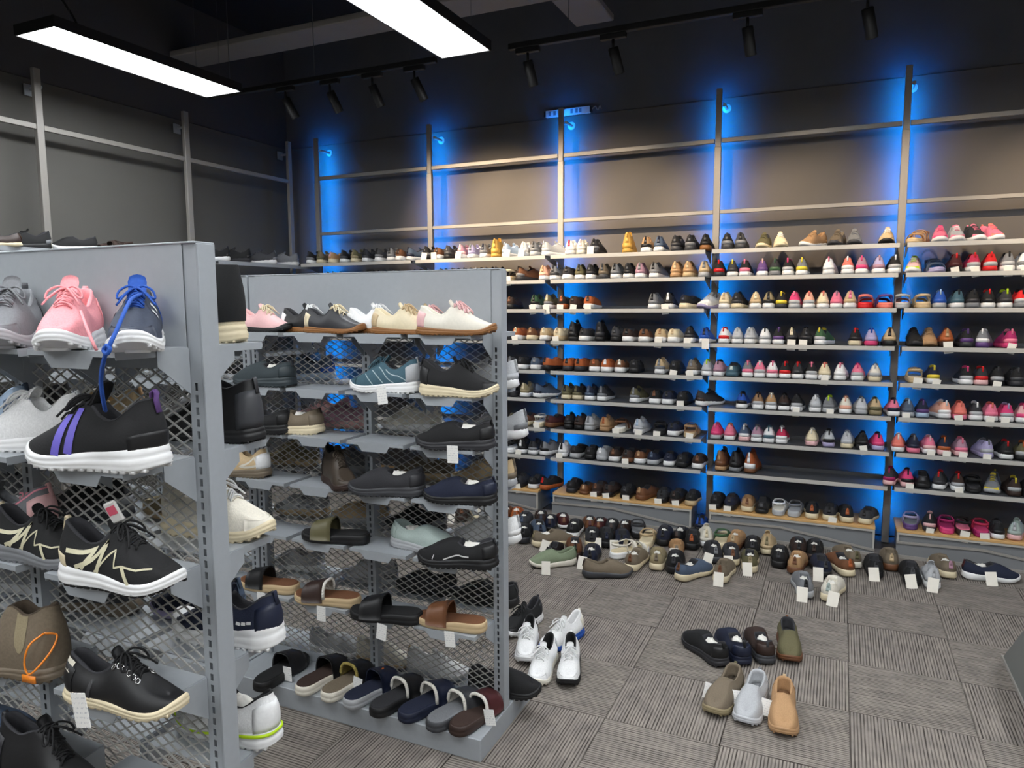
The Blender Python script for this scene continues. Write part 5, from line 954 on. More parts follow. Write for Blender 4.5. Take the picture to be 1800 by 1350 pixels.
('sneaker','sneaker','runner',-3.979,5.212,1.775,91.4,0.272,'char','wht','blk',0,'','charcoal lace-up sneaker, second from left on second shelf of far-left wall bay',29),
('slip_on_shoe','slip-on shoe','slip',-3.829,5.212,1.775,88.7,0.272,'blk','crm','blk',0,'','black slip-on shoe with cream sole on second shelf of far-left wall bay',29),
('sneaker','sneaker','runner',-3.631,5.214,1.775,86.4,0.272,'blk','wht','dgr',0,'','black lace-up sneaker, fourth from left on second shelf of far-left wall bay',29),
('sneaker','sneaker','runner',-3.511,5.212,1.775,91.0,0.272,'dgr','wht','blk',0,'','dark grey lace-up sneaker with white sole on second shelf of far-left wall bay',29),
('sneaker','sneaker','runner',-3.381,5.212,1.775,90.6,0.272,'blk','blk','char',0,'','black lace-up sneaker with black sole on second shelf of far-left wall bay',29),
('sneaker','sneaker','runner',-3.171,5.215,1.775,94.6,0.272,'char','wht','nvy',0,'','charcoal lace-up sneaker, seventh from left on second shelf of far-left wall bay',29),
('sneaker','sneaker','runner',-2.932,5.215,1.775,94.7,0.272,'blk','wht','char',0,'','black lace-up sneaker, first from left on second shelf of second wall bay',30),
('sneaker','sneaker','runner',-2.815,5.212,1.775,91.1,0.272,'dgr','wht','blk',0,'','dark grey lace-up sneaker, second from left on second shelf of second wall bay',30),
('sneaker','sneaker','runner',-2.704,5.212,1.775,88.5,0.272,'char','crm','blk',0,'','charcoal lace-up sneaker with cream sole on second shelf of second wall bay',30),
('sneaker','sneaker','runner',-2.61,5.213,1.775,93.9,0.272,'blk','wht','gry',0,'','black lace-up sneaker, fourth from left on second shelf of second wall bay',30),
('sneaker','sneaker','runner',-2.509,5.216,1.775,85.0,0.272,'blk','wht','dgr',0,'','black lace-up sneaker, fifth from left on second shelf of second wall bay',30),
('sneaker','sneaker','runner',-2.424,5.214,1.775,86.1,0.272,'dgr','wht','char',0,'','dark grey lace-up sneaker, sixth from left on second shelf of second wall bay',30),
('sandal','sandal','sandal',-2.331,5.21,1.775,90.7,0.272,'crm','bei','brn',1,'','cream strap sandal with beige sole on second shelf of second wall bay',30),
('sneaker','sneaker','runner',-2.187,5.217,1.775,60.0,0.272,'brn','char','dbr',0,'','brown lace-up sneaker with charcoal sole on second shelf of second wall bay',30),
('sneaker','sneaker','runner',-2.045,5.212,1.775,91.2,0.272,'pea','wht','tan',0,'','peach lace-up sneaker with white sole on second shelf of second wall bay',30),
('sneaker','sneaker','runner',-1.953,5.215,1.775,86.4,0.272,'gry','wht','char',0,'','grey lace-up sneaker with white sole on second shelf of second wall bay',30),
('sneaker','sneaker','runner',-4.006,5.212,1.56,91.3,0.272,'blk','wht','char',0,'','black lace-up sneaker with white sole on third shelf of far-left wall bay',31),
('sneaker','sneaker','runner',-3.85,5.214,1.56,93.9,0.272,'char','crm','blk',0,'','charcoal lace-up sneaker with cream sole on third shelf of far-left wall bay',31),
('slip_on_shoe','slip-on shoe','slip',-3.673,5.212,1.56,88.8,0.272,'dbr','wht','brn',0,'','dark brown slip-on shoe with white sole on third shelf of far-left wall bay',31),
('sneaker','sneaker','runner',-3.502,5.212,1.56,89.3,0.272,'gry','wht','blk',0,'','grey lace-up sneaker with white sole on third shelf of far-left wall bay',31),
('sneaker','sneaker','runner',-3.329,5.213,1.56,87.3,0.272,'blk','blk','char',0,'','black lace-up sneaker with black sole on third shelf of far-left wall bay',31),
('sneaker','sneaker','runner',-3.176,5.213,1.56,87.9,0.272,'nvy','wht','slt',0,'','navy lace-up sneaker with white sole on third shelf of far-left wall bay',31),
('slip_on_shoe','slip-on shoe','slip',-4.023,5.215,1.325,94.7,0.272,'blk','wht','char',0,'','black slip-on shoe with white sole on fourth shelf of far-left wall bay',32),
('sneaker','sneaker','runner',-3.846,5.212,1.325,88.8,0.272,'tau','crm','bei',0,'','taupe lace-up sneaker with cream sole on fourth shelf of far-left wall bay',32),
('sneaker','sneaker','runner',-3.695,5.215,1.325,94.6,0.272,'blk','wht','gry',0,'','black lace-up sneaker with white sole on fourth shelf of far-left wall bay',32),
('sneaker','sneaker','runner',-3.509,5.214,1.325,94.1,0.272,'dgr','wht','blk',0,'','dark grey lace-up sneaker with white sole on fourth shelf of far-left wall bay',32),
('slip_on_shoe','slip-on shoe','slip',-3.333,5.212,1.325,91.0,0.272,'brn','wht','dbr',0,'','brown slip-on shoe with white sole on fourth shelf of far-left wall bay',32),
('sneaker','sneaker','runner',-3.17,5.213,1.325,87.6,0.272,'blk','crm','char',0,'','black lace-up sneaker with cream sole on fourth shelf of far-left wall bay',32),
('sneaker','sneaker','runner',-2.916,5.215,1.56,94.8,0.272,'char','wht','gry',0,'','charcoal lace-up sneaker with white sole on third shelf of second wall bay',33),
('sneaker','sneaker','runner',-2.769,5.211,1.56,90.0,0.272,'blk','wht','dgr',0,'','black lace-up sneaker with white sole on third shelf of second wall bay',33),
('slip_on_shoe','slip-on shoe','slip',-2.635,5.212,1.56,89.2,0.272,'brn','crm','tan',0,'','brown slip-on shoe with cream sole on third shelf of second wall bay',33),
('sneaker','sneaker','runner',-2.494,5.213,1.56,88.2,0.272,'gry','wht','blk',0,'','grey lace-up sneaker with white sole on third shelf of second wall bay',33),
('slip_on_shoe','slip-on shoe','slip',-2.329,5.215,1.56,94.8,0.272,'dbr','blk','brn',0,'','dark brown slip-on shoe with black sole on third shelf of second wall bay',33),
('sneaker','sneaker','runner',-2.114,5.211,1.56,89.9,0.272,'grn','wht','blk',1,'','green lace-up sneaker with white sole on third shelf of second wall bay',33),
('sneaker','sneaker','runner',-2.003,5.213,1.56,87.9,0.272,'oli','wht','crm',1,'','olive lace-up sneaker with white sole on third shelf of second wall bay',33),
('slip_on_shoe','slip-on shoe','slip',-2.897,5.211,1.325,89.8,0.272,'dbr','wht','brn',0,'','dark brown slip-on shoe with white sole on fourth shelf of second wall bay',34),
('sneaker','sneaker','runner',-2.754,5.214,1.325,86.2,0.272,'blk','wht','char',0,'','black lace-up sneaker with white sole on fourth shelf of second wall bay',34),
('sneaker','sneaker','runner',-2.623,5.212,1.325,91.2,0.272,'bei','wht','crm',0,'','beige lace-up sneaker with white sole on fourth shelf of second wall bay',34),
('slip_on_shoe','slip-on shoe','slip',-2.479,5.211,1.325,89.4,0.272,'char','crm','blk',0,'','charcoal slip-on shoe with cream sole on fourth shelf of second wall bay',34),
('slip_on_shoe','slip-on shoe','slip',-2.262,5.213,1.325,87.9,0.272,'org','wht','crm',1,'','orange brown slip-on shoe with white sole on fourth shelf of second wall bay',34),
('slip_on_shoe','slip-on shoe','slip',-2.15,5.213,1.325,92.8,0.272,'brn','crm','tan',0,'','brown slip-on shoe with cream sole on fourth shelf of second wall bay',34),
('slip_on_shoe','slip-on shoe','slip',-2.043,5.214,1.325,93.3,0.272,'bei','wht','crm',0,'','beige slip-on shoe with white sole on fourth shelf of second wall bay',34),
('slip_on_shoe','slip-on shoe','slip',-1.918,5.215,1.325,85.1,0.272,'crm','bei','bei',1,'','cream slip-on shoe with beige sole on fourth shelf of second wall bay',34),
('slip_on_shoe','slip-on shoe','slip',-2.316,5.211,1.1,90.3,0.272,'char','wht','gry',0,'','charcoal slip-on shoe with white sole on fifth shelf of second wall bay',35),
('slip_on_shoe','slip-on shoe','slip',-2.223,5.212,1.1,87.7,0.272,'blk','wht','char',0,'','black slip-on shoe with white sole on fifth shelf of second wall bay',35),
('slip_on_shoe','slip-on shoe','slip',-2.122,5.215,1.1,94.4,0.272,'slt','wht','gry',0,'','slate blue slip-on shoe with white sole on fifth shelf of second wall bay',35),
('slip_on_shoe','slip-on shoe','slip',-1.986,5.22,1.1,70.0,0.272,'org','blk','blk',0,'','orange brown slip-on shoe with black sole on fifth shelf of second wall bay',35),
('sandal','sandal','sandal',-2.305,5.213,0.885,92.8,0.272,'blk','blk','char',0,'','black strap sandal with black sole on sixth shelf of second wall bay',36),
('sneaker','sneaker','runner',-2.2,5.213,0.885,87.5,0.272,'kha','wht','crm',0,'','khaki lace-up sneaker with white sole on sixth shelf of second wall bay',36),
('sneaker','sneaker','runner',-2.058,5.219,0.885,65.0,0.272,'slt','wht','nvy',0,'','slate blue lace-up sneaker with white sole on sixth shelf of second wall bay',36),
('slip_on_shoe','slip-on shoe','slip',-2.296,5.213,0.66,87.7,0.272,'tau','crm','oli',0,'','taupe slip-on shoe with cream sole on seventh shelf of second wall bay',37),
('slip_on_shoe','slip-on shoe','slip',-2.205,5.214,0.66,86.5,0.272,'brn','crm','tau',0,'','brown slip-on shoe with cream sole on seventh shelf of second wall bay',37),
('sandal','sandal','sandal',-2.099,5.214,0.66,94.9,0.272,'off','crm','wht',1,'','off-white strap sandal with cream sole on seventh shelf of second wall bay',37),
('slip_on_shoe','slip-on shoe','slip',-1.971,5.219,0.66,75.0,0.272,'mar','brn','dbr',0,'','maroon slip-on shoe with brown sole on seventh shelf of second wall bay',37),
('sandal','sandal','sandal',-2.325,5.213,0.44,87.9,0.272,'blk','wht','wht',0,'','black strap sandal with white sole on eighth shelf of second wall bay',38),
('sneaker','sneaker','runner',-2.23,5.212,0.44,91.1,0.272,'blk','wht','wht',1,'','black lace-up sneaker with white sole on eighth shelf of second wall bay',38),
('sneaker','sneaker','runner',-2.135,5.211,0.44,89.7,0.272,'char','wht','blk',0,'','charcoal lace-up sneaker with white sole on eighth shelf of second wall bay',38),
('sneaker','sneaker','runner',-2.018,5.219,0.44,75.0,0.272,'gry','wht','blk',0,'','grey lace-up sneaker with white sole on eighth shelf of second wall bay',38),
('slip_on_shoe','slip-on shoe','slip',-2.245,5.187,0.175,91.4,0.272,'char','blk','blk',1,'','charcoal slip-on shoe with black sole on plinth of second wall bay',39),
('slip_on_shoe','slip-on shoe','slip',-2.128,5.187,0.175,91.0,0.272,'blk','wht','char',0,'','black slip-on shoe with white sole on plinth of second wall bay',39),
('slip_on_shoe','slip-on shoe','slip',-2.006,5.194,0.175,75.0,0.272,'blk','org','red',0,'','black slip-on shoe with orange brown sole on plinth of second wall bay',39),
('slip_on_shoe','slip-on shoe','slip',-2.551,4.718,0.0035,116.2,0.3,'dbr','dbr','brn',3,'','dark brown slip-on shoe with dark brown sole on carpet below the second wall bay',40),
('slip_on_shoe','slip-on shoe','slip',-2.456,4.778,0.0035,123.1,0.3,'lgr','crm','off',2,'','light grey slip-on shoe with cream sole on carpet below the second wall bay',40),
('moccasin','moccasin','loafer',-2.252,4.863,0.0035,109.8,0.3,'brn','dbr','org',2,'','brown moccasin with dark brown sole on carpet below the second wall bay',40),
('moccasin','moccasin','loafer',-2.159,4.863,0.0035,105.9,0.3,'org','dbr','brn',2,'','orange brown moccasin with dark brown sole on carpet below the second wall bay',40),
('moccasin','moccasin','loafer',-1.962,4.863,0.0035,109.9,0.3,'dbr','blk','nvy',2,'','leftmost dark brown moccasin with black sole on carpet below the middle wall bay',40),
('moccasin','moccasin','loafer',-1.856,4.785,0.0035,106.8,0.3,'nvy','blk','dbr',2,'','navy moccasin with black sole on carpet below the middle wall bay',40),
('moccasin','moccasin','loafer',-1.586,4.863,0.0035,107.6,0.3,'brn','dbr','mar',2,'','brown moccasin with dark brown sole on carpet below the middle wall bay',40),
('moccasin','moccasin','loafer',-1.511,4.859,0.0035,102.5,0.3,'mar','brn','brn',2,'','maroon moccasin with brown sole on carpet below the middle wall bay',40),
('moccasin','moccasin','loafer',-1.427,4.863,0.0035,105.4,0.3,'char','dbr','dbr',2,'','charcoal moccasin with dark brown sole on carpet below the middle wall bay',40),
('moccasin','moccasin','loafer',-1.33,4.866,0.0035,96.2,0.3,'dbr','blk','blk',2,'','rightmost dark brown moccasin with black sole on carpet below the middle wall bay',40),
('sandal','sandal','sandal',-1.234,4.863,0.0035,103.1,0.3,'char','blk','gry',0,'','charcoal strap sandal with black sole on carpet below the middle wall bay',40),
('moccasin','moccasin','loafer',-0.932,4.868,0.0035,87.2,0.3,'blk','dbr','dbr',2,'','black moccasin with dark brown sole on carpet below the middle wall bay',40),
('slip_on_shoe','slip-on shoe','slip',-0.837,4.771,0.0035,95.9,0.3,'blk','blk','org',0,'','rightmost black slip-on shoe with black sole on carpet below the middle wall bay',40),
('sneaker','sneaker','runner',-0.767,4.865,0.0035,99.8,0.3,'off','wht','crm',0,'','off-white lace-up sneaker with white sole on carpet below the middle wall bay',40),
('sneaker','sneaker','runner',-0.842,5.16,0.0035,90.0,0.26,'blu','blk','nvy',0,'','blue lace-up sneaker with black sole on carpet below the middle wall bay',40),
('slip_on_shoe','slip-on shoe','slip',-2.316,4.749,0.0035,113.4,0.3,'slt','crm','lgr',0,'','slate blue slip-on shoe with cream sole on carpet below the second wall bay',40),
('slip_on_shoe','slip-on shoe','slip',-2.028,4.713,0.0035,102.3,0.3,'dgr','lgr','slt',2,'','dark grey slip-on shoe with light grey sole on carpet below the second wall bay',40),
('slip_on_shoe','slip-on shoe','slip',-2.086,4.523,0.0035,104.0,0.3,'gry','lgr','dgr',2,'','grey slip-on shoe with light grey sole on carpet below the second wall bay',40),
('slip_on_shoe','slip-on shoe','slip',-1.926,4.447,0.0035,111.2,0.3,'blk','char','blk',2,'','black slip-on shoe with charcoal sole on carpet below the second wall bay',40),
('slip_on_shoe','slip-on shoe','slip',-1.861,4.566,0.0035,116.0,0.3,'slt','tau','nvy',2,'','slate blue slip-on shoe with taupe sole on carpet below the second wall bay',40),
('slip_on_shoe','slip-on shoe','slip',-1.696,4.4,0.0035,49.5,0.3,'tau','crm','kha',3,'','taupe slip-on shoe with cream sole on carpet below the second wall bay',40),
('moccasin','moccasin','loafer',-1.791,4.863,0.0035,112.1,0.3,'mar','wht','brn',2,'','maroon moccasin with white sole on carpet below the middle wall bay',40),
('slip_on_shoe','slip-on shoe','slip',-1.634,4.68,0.0035,99.0,0.3,'blk','wht','char',2,'','black slip-on shoe with white sole on carpet below the middle wall bay',40),
('slip_on_shoe','slip-on shoe','slip',-1.471,4.547,0.0035,107.8,0.3,'char','crm','blk',2,'','charcoal slip-on shoe with cream sole on carpet below the middle wall bay',40),
('slip_on_shoe','slip-on shoe','slip',-1.378,4.588,0.0035,106.6,0.3,'blk','blk','nvy',1,'','leftmost black slip-on shoe with black sole on carpet below the middle wall bay',40),
('slip_on_shoe','slip-on shoe','slip',-1.269,4.589,0.0035,103.2,0.3,'nvy','blk','blk',1,'','navy slip-on shoe with black sole, second from left, on carpet below the middle wall bay',40),
('sandal','sandal','sandal',-1.119,4.686,0.0035,93.9,0.3,'bei','crm','crm',0,'','beige strap sandal with cream sole on carpet below the middle wall bay',40),
('slip_on_shoe','slip-on shoe','slip',-1.032,4.781,0.0035,97.8,0.3,'nvy','blk','blk',2,'','rightmost navy slip-on shoe with black sole on carpet below the middle wall bay',40),
('moccasin','moccasin','loafer',-0.904,4.585,0.0035,99.7,0.3,'tan','brn','tau',1,'','tan moccasin with brown sole on carpet below the middle wall bay',40),
('slip_on_shoe','slip-on shoe','slip',-1.549,4.026,0.0035,217.8,0.3,'sag','off','grn',5,'','sage green slip-on shoe with off-white sole on carpet below the second wall bay',40),
('moccasin','moccasin','loafer',-1.611,4.22,0.0035,95.8,0.3,'blk','off','char',0,'','black moccasin with off-white sole on carpet below the second wall bay',40),
('slip_on_shoe','slip-on shoe','slip',-1.504,4.301,0.0035,110.0,0.3,'brn','dbr','dbr',2,'','brown slip-on shoe with dark brown sole on carpet below the middle wall bay',40),
('slip_on_shoe','slip-on shoe','slip',-1.367,4.218,0.0035,104.0,0.3,'nvy','blk','blk',3,'','leftmost navy slip-on shoe with black sole on carpet below the middle wall bay',40),
('slip_on_shoe','slip-on shoe','slip',-1.194,3.996,0.0035,30.2,0.3,'tau','dgr','dbr',0,'','taupe slip-on shoe with dark grey sole on carpet below the middle wall bay',40),
('sandal','sandal','sandal',-1.172,4.402,0.0035,56.7,0.3,'off','wht','crm',0,'','off-white strap sandal with white sole on carpet below the middle wall bay',40),
('slip_on_shoe','slip-on shoe','slip',-1.081,4.248,0.0035,86.9,0.3,'tau','crm','brn',2,'','leftmost taupe slip-on shoe with cream sole on carpet below the middle wall bay',40),
('slip_on_shoe','slip-on shoe','slip',-0.966,4.32,0.0035,97.6,0.3,'kha','crm','tau',2,'','khaki slip-on shoe with cream sole on carpet below the middle wall bay',40),
('slip_on_shoe','slip-on shoe','slip',-0.863,4.308,0.0035,98.6,0.3,'blk','blk','char',2,'','black slip-on shoe with black sole, second from left, on carpet below the middle wall bay',40),
('slip_on_shoe','slip-on shoe','slip',-0.727,4.197,0.0035,61.9,0.3,'slt','crm','brn',2,'','slate blue slip-on shoe with cream sole on carpet below the middle wall bay',40),
('slip_on_shoe','slip-on shoe','slip',-0.569,4.268,0.0035,89.7,0.3,'tau','crm','brn',1,'','rightmost taupe slip-on shoe with cream sole on carpet below the middle wall bay',40),
('sandal','sandal','sandal',-0.66,4.869,0.0035,88.8,0.3,'grn','crm','crm',0,'','green strap sandal with cream sole on carpet below the fourth wall bay',40),
('slip_on_shoe','slip-on shoe','slip',-0.567,4.867,0.0035,85.7,0.3,'tan','brn','bei',2,'','leftmost tan slip-on shoe with brown sole on carpet below the fourth wall bay',40),
('slip_on_shoe','slip-on shoe','slip',-0.461,4.782,0.0035,96.1,0.3,'blk','blk','char',2,'','leftmost black slip-on shoe with black sole on carpet below the fourth wall bay',40),
('sneaker','sneaker','runner',-0.376,4.868,0.0035,93.0,0.3,'bei','crm','kha',0,'','beige lace-up sneaker with cream sole on carpet below the fourth wall bay',40),
('slip_on_shoe','slip-on shoe','slip',-0.184,4.869,0.0035,91.9,0.3,'dbr','blk','blk',2,'','dark brown slip-on shoe with black sole on carpet below the fourth wall bay',40),
('slip_on_shoe','slip-on shoe','slip',-0.088,4.869,0.0035,88.7,0.3,'blk','dbr','dbr',2,'','black slip-on shoe with dark brown sole on carpet below the fourth wall bay',40),
('slip_on_shoe','slip-on shoe','slip',-0.673,4.581,0.0035,103.5,0.3,'char','dgr','gry',3,'','charcoal slip-on shoe with dark grey sole on carpet below the fourth wall bay',40),
('slip_on_shoe','slip-on shoe','slip',-0.569,4.579,0.0035,102.3,0.3,'dgr','crm','brn',3,'','dark grey slip-on shoe with cream sole on carpet below the fourth wall bay',40),
('slip_on_shoe','slip-on shoe','slip',-0.449,4.501,0.0035,98.1,0.3,'oli','crm','kha',3,'','olive slip-on shoe with cream sole on carpet below the fourth wall bay',40),
('slip_on_shoe','slip-on shoe','slip',-0.282,4.652,0.0035,89.9,0.3,'blk','blk','char',2,'','black slip-on shoe with black sole, second from left, on carpet below the fourth wall bay',40),
('slip_on_shoe','slip-on shoe','slip',-0.182,4.584,0.0035,87.6,0.3,'tan','brn','brn',2,'','rightmost tan slip-on shoe with brown sole on carpet below the fourth wall bay',40),
('slip_on_shoe','slip-on shoe','slip',-0.05,4.582,0.0035,102.2,0.3,'nvy','blk','char',1,'','navy slip-on shoe with black sole on carpet below the fourth wall bay',40),
('slip_on_shoe','slip-on shoe','slip',0.055,4.656,0.0035,112.7,0.3,'brn','crm','org',2,'','brown slip-on shoe with cream sole on carpet below the fourth wall bay',40),
('slip_on_shoe','slip-on shoe','slip',0.095,4.82,0.0035,111.3,0.3,'tau','off','oli',2,'','taupe slip-on shoe with off-white sole on carpet below the fourth wall bay',40),
('slip_on_shoe','slip-on shoe','slip',0.239,4.704,0.0035,93.1,0.3,'blk','blk','char',1,'','rightmost black slip-on shoe with black sole on carpet below the fourth wall bay',40),
('slip_on_shoe','slip-on shoe','slip',0.432,4.665,0.0035,88.9,0.3,'blk','blk','dgr',1,'','black slip-on shoe with black sole on carpet below the far-right wall bay',40),
('sneaker','sneaker','runner',0.529,4.651,0.0035,90.7,0.3,'sil','wht','lgr',1,'','silver grey lace-up sneaker with white sole on carpet below the far-right wall bay',40),
('slip_on_shoe','slip-on shoe','slip',0.329,4.868,0.0035,92.6,0.3,'tau','brn','bei',0,'','taupe slip-on shoe with brown sole on carpet below the fourth wall bay',40),
('slip_on_shoe','slip-on shoe','slip',0.609,4.863,0.0035,101.9,0.3,'tau','crm','mau',2,'','taupe slip-on shoe with cream sole on carpet below the far-right wall bay',40),
('slip_on_shoe','slip-on shoe','slip',0.849,4.819,0.0035,12.4,0.3,'nvy','wht','mar',3,'','navy slip-on shoe with white sole on carpet below the far-right wall bay',40),
('slip_on_shoe','slip-on shoe','slip',-0.129,4.23,0.0035,97.3,0.3,'gry','lgr','blk',3,'','grey slip-on shoe with light grey sole on carpet below the fourth wall bay',40),
('slip_on_shoe','slip-on shoe','slip',0.017,4.228,0.0035,82.8,0.3,'off','crm','aqu',3,'','off-white slip-on shoe with cream sole on carpet below the fourth wall bay',40),
('slip_on_shoe','slip-on shoe','slip',-0.505,3.257,0.0035,132.0,0.298,'blk','char','blk',10,'','black slip-on shoe, leftmost in the back row on open carpet',41),
('slip_on_shoe','slip-on shoe','slip',-0.395,3.324,0.0035,118.6,0.298,'nvy','nvy','blk',10,'','navy slip-on shoe with white paper inside on open carpet',41),
('slip_on_shoe','slip-on shoe','slip',-0.286,3.383,0.0035,110.9,0.298,'dbr','dgr','dgr',10,'','dark brown slip-on shoe with grey sole and white paper on open carpet',41),
('slip_on_shoe','slip-on shoe','slip',-0.155,3.436,0.0035,279.1,0.298,'oli','brn','brn',12,'','olive brown slip-on shoe, toe to the camera, in the back row on open carpet',41),
('slip_on_shoe','slip-on shoe','slip',-0.363,2.871,0.0035,260.6,0.298,'tau','kha','oli',13,'','taupe slip-on shoe with a price tag in the front row on open carpet',41),
('slip_on_shoe','slip-on shoe','slip',-0.262,2.857,0.0035,262.5,0.298,'lgr','sil','gry',13,'','light grey slip-on shoe in the middle of the front row on open carpet',41),
('slip_on_shoe','slip-on shoe','slip',-0.143,2.839,0.0035,272.2,0.298,'tan','tan','bei',13,'','tan slip-on shoe with tan sole, rightmost in the front row on open carpet',41),
('sneaker','sneaker','runner',-1.376,3.159,0.0035,259.3,0.298,'blk','wht','char',12,'','black sneaker with white sole half hidden behind the gondola end',41),
('sneaker','sneaker','runner',-1.265,2.951,0.0035,285.5,0.298,'wht','wht','blk',12,'','white sneaker with black collar right beside the gondola end',41),
('sneaker','sneaker','runner',-1.14,3.087,0.0035,254.2,0.298,'wht','blu','off',12,'','white sneaker with blue heel sole lying behind two white sneakers',41),
('sneaker','sneaker','runner',-1.126,2.799,0.0035,276.1,0.298,'wht','off','lgr',12,'','white sneaker with off-white sole, left of the two front white sneakers',41),
('sneaker','sneaker','runner',-1.015,2.845,0.0035,288.1,0.298,'wht','blk','wht',12,'','white sneaker with black sole and black eyelets, rightmost of the white sneakers',41),
('sneaker','sneaker','runner',-1.558,0.945,1.519,-44.0,0.27,'gry','lgr','dgr',8,'loopy','grey knit sneaker, toe to the camera, leftmost on near gondola top tray',42),
('sneaker','sneaker','runner',-1.373,0.94,1.519,-50.0,0.265,'ros','wht','ros',8,'pink','pink lace-up sneaker with white sole on near gondola top tray',42),
('sneaker','sneaker','runner',-1.185,0.945,1.519,-42.0,0.26,'nvg','wht','blu',8,'blue','navy sneaker with bright blue tongue and laces on near gondola top tray',42),
('sneaker','sneaker','runner',-1.563,0.975,1.297,-173.3,0.28,'wht','wht','lgr',8,'knit','white knit sneaker beside the purple-striped black sneaker on near gondola',42),
('sneaker','sneaker','runner',-1.819,1.01,1.297,-164.7,0.28,'lbl','lbl','slt',8,'','pale blue sneaker behind the white knit sneaker on near gondola',42),
('sneaker','sneaker','runner',-1.281,0.917,1.297,-173.5,0.305,'blk','wht','pur',8,'stripe','black sneaker with purple stripes and thick white sole on near gondola',42),
('sneaker','sneaker','runner',-1.233,0.915,1.07,8.5,0.271,'blk','wht','crm',8,'zig','black sneaker with cream zigzag lines and white sole on near gondola',42),
('sneaker','sneaker','runner',-1.506,0.943,1.07,6.6,0.25,'blk','gry','crm',8,'zig','black sneaker with cream zigzag lines and grey sole on near gondola',42),
('sneaker','sneaker','runner',-1.757,0.995,1.07,-158.7,0.28,'gry','wht','ppk',8,'','grey sneaker with pink piping at left edge of near gondola',42),
('ankle_boot','boot','chelsea',-1.589,0.915,0.826,-173.3,0.28,'tau','tau','kha',8,'loop','taupe suede pull-on boot with an orange security loop',42),
('sneaker','sneaker','retro',-1.246,0.915,0.826,8.3,0.276,'blk','crm','blk',9,'zip','black lace-up shoe with silver eyelets, side zip and cream sole',42),
('slip_on_shoe','slip-on shoe','slip',-1.696,0.9,0.63,11.2,0.27,'slt','crm','slt',8,'','slate blue slip-on shoe at the lower left edge of near gondola',42),
('ankle_boot','boot','ankle',-1.47,0.9,0.585,4.3,0.285,'blk','blk','char',8,'','black lace-up bootie at the bottom left of near gondola',42),
('tall_boot','boot','tall',-1.309,1.192,1.519,-169.9,0.235,'blk','crm','blk',9,'','tall black boot with cream foot behind the near gondola post',43),
('hiking_shoe','hiking shoe','ankle',-1.302,1.21,1.297,-175.2,0.27,'blk','blk','dgr',8,'','black knit high sneaker with ridged sole behind the near gondola post',43),
('sneaker','sneaker','runner',-1.302,1.212,1.07,6.3,0.29,'off','crm','off',8,'','off-white lace-up sneaker, toe showing past the near gondola post',43),
('sneaker','sneaker','runner',-1.273,1.203,0.826,-174.3,0.285,'nvy','wht','nvy',8,'fatsole','navy sneaker with very thick white sole behind the near gondola post',43),
('sneaker','sneaker','runner',-1.293,1.203,0.585,-174.5,0.285,'wht','wht','lim',10,'lime','white sneaker with lime green midsole line behind the near gondola post',43),
('sneaker','sneaker','runner',-1.655,1.199,1.297,-175.3,0.27,'bei','crm','tan',0,'','beige lace-up sneaker seen through the mesh, second tray level of near gondola',43),
('sneaker','sneaker','runner',-1.411,1.285,1.297,-173.3,0.27,'lgr','wht','blk',0,'','light grey lace-up sneaker seen through the mesh, second tray level of near gondola',43),
('sneaker','sneaker','runner',-1.927,1.2,1.297,-174.7,0.27,'char','blk','blk',0,'','charcoal lace-up sneaker seen through the mesh, second tray level of near gondola',43),
('sneaker','sneaker','runner',-1.474,1.282,1.07,-174.7,0.27,'kha','bei','tau',0,'','khaki lace-up sneaker seen through the mesh, third tray level of near gondola',43),
('sneaker','sneaker','runner',-1.73,1.2,1.07,-175.7,0.27,'blk','dgr','char',0,'','black lace-up sneaker seen through the mesh, third tray level of near gondola',43),
('sneaker','sneaker','runner',-2.06,1.2,1.07,-176.1,0.27,'dgr','wht','gry',0,'','dark grey lace-up sneaker seen through the mesh, third tray level of near gondola',43),
('sneaker','sneaker','runner',-1.443,1.271,0.826,-174.2,0.27,'nvy','lil','slt',0,'','navy lace-up sneaker seen through the mesh, fourth tray level of near gondola',43),
('slip_on_shoe','slip-on shoe','slip',-1.722,1.2,0.826,-175.3,0.27,'dgr','tau','oli',0,'','dark grey slip-on shoe seen through the mesh, fourth tray level of near gondola',43),
('slip_on_shoe','slip-on shoe','slip',-2.029,1.2,0.826,-175.7,0.27,'gry','lgr','dgr',0,'','grey slip-on shoe seen through the mesh, fourth tray level of near gondola',43),
('moccasin','moccasin','loafer',-1.774,1.2,0.585,-175.3,0.27,'dbr','char','brn',0,'','dark brown moccasin seen through the mesh, fifth tray level of near gondola',43),
('sneaker','sneaker','runner',-2.084,1.2,0.585,-175.8,0.27,'lgr','wht','gry',0,'','light grey lace-up sneaker seen through the mesh, fifth tray level of near gondola',43),
('sneaker','sneaker','retro',-2.08,2.225,1.497,-2.1,0.27,'ppk','blk','crm',8,'','cream and pink ribbon-tied low shoe, leftmost on far gondola top tray',44),
('sneaker','sneaker','retro',-1.89,2.26,1.497,-4.2,0.27,'blk','gum','wht',8,'','black low sneaker with white heel on far gondola top tray',44),
('sneaker','sneaker','retro',-1.717,2.2,1.497,0.0,0.27,'char','gum','crm',8,'','charcoal low sneaker with cream laces on far gondola top tray',44),
('sneaker','sneaker','retro',-1.559,2.245,1.497,-2.2,0.27,'wht','gum','wht',8,'','white low sneaker with gum sole on far gondola top tray',44),
('sneaker','sneaker','retro',-1.411,2.2,1.497,0.0,0.27,'crm','gum','bei',8,'','cream low sneaker with gum sole on far gondola top tray',44),
('sneaker','sneaker','retro',-1.354,2.275,1.497,-2.7,0.26,'bei','gum','ppk',8,'','beige low sneaker with pink collar on far gondola top tray',44),
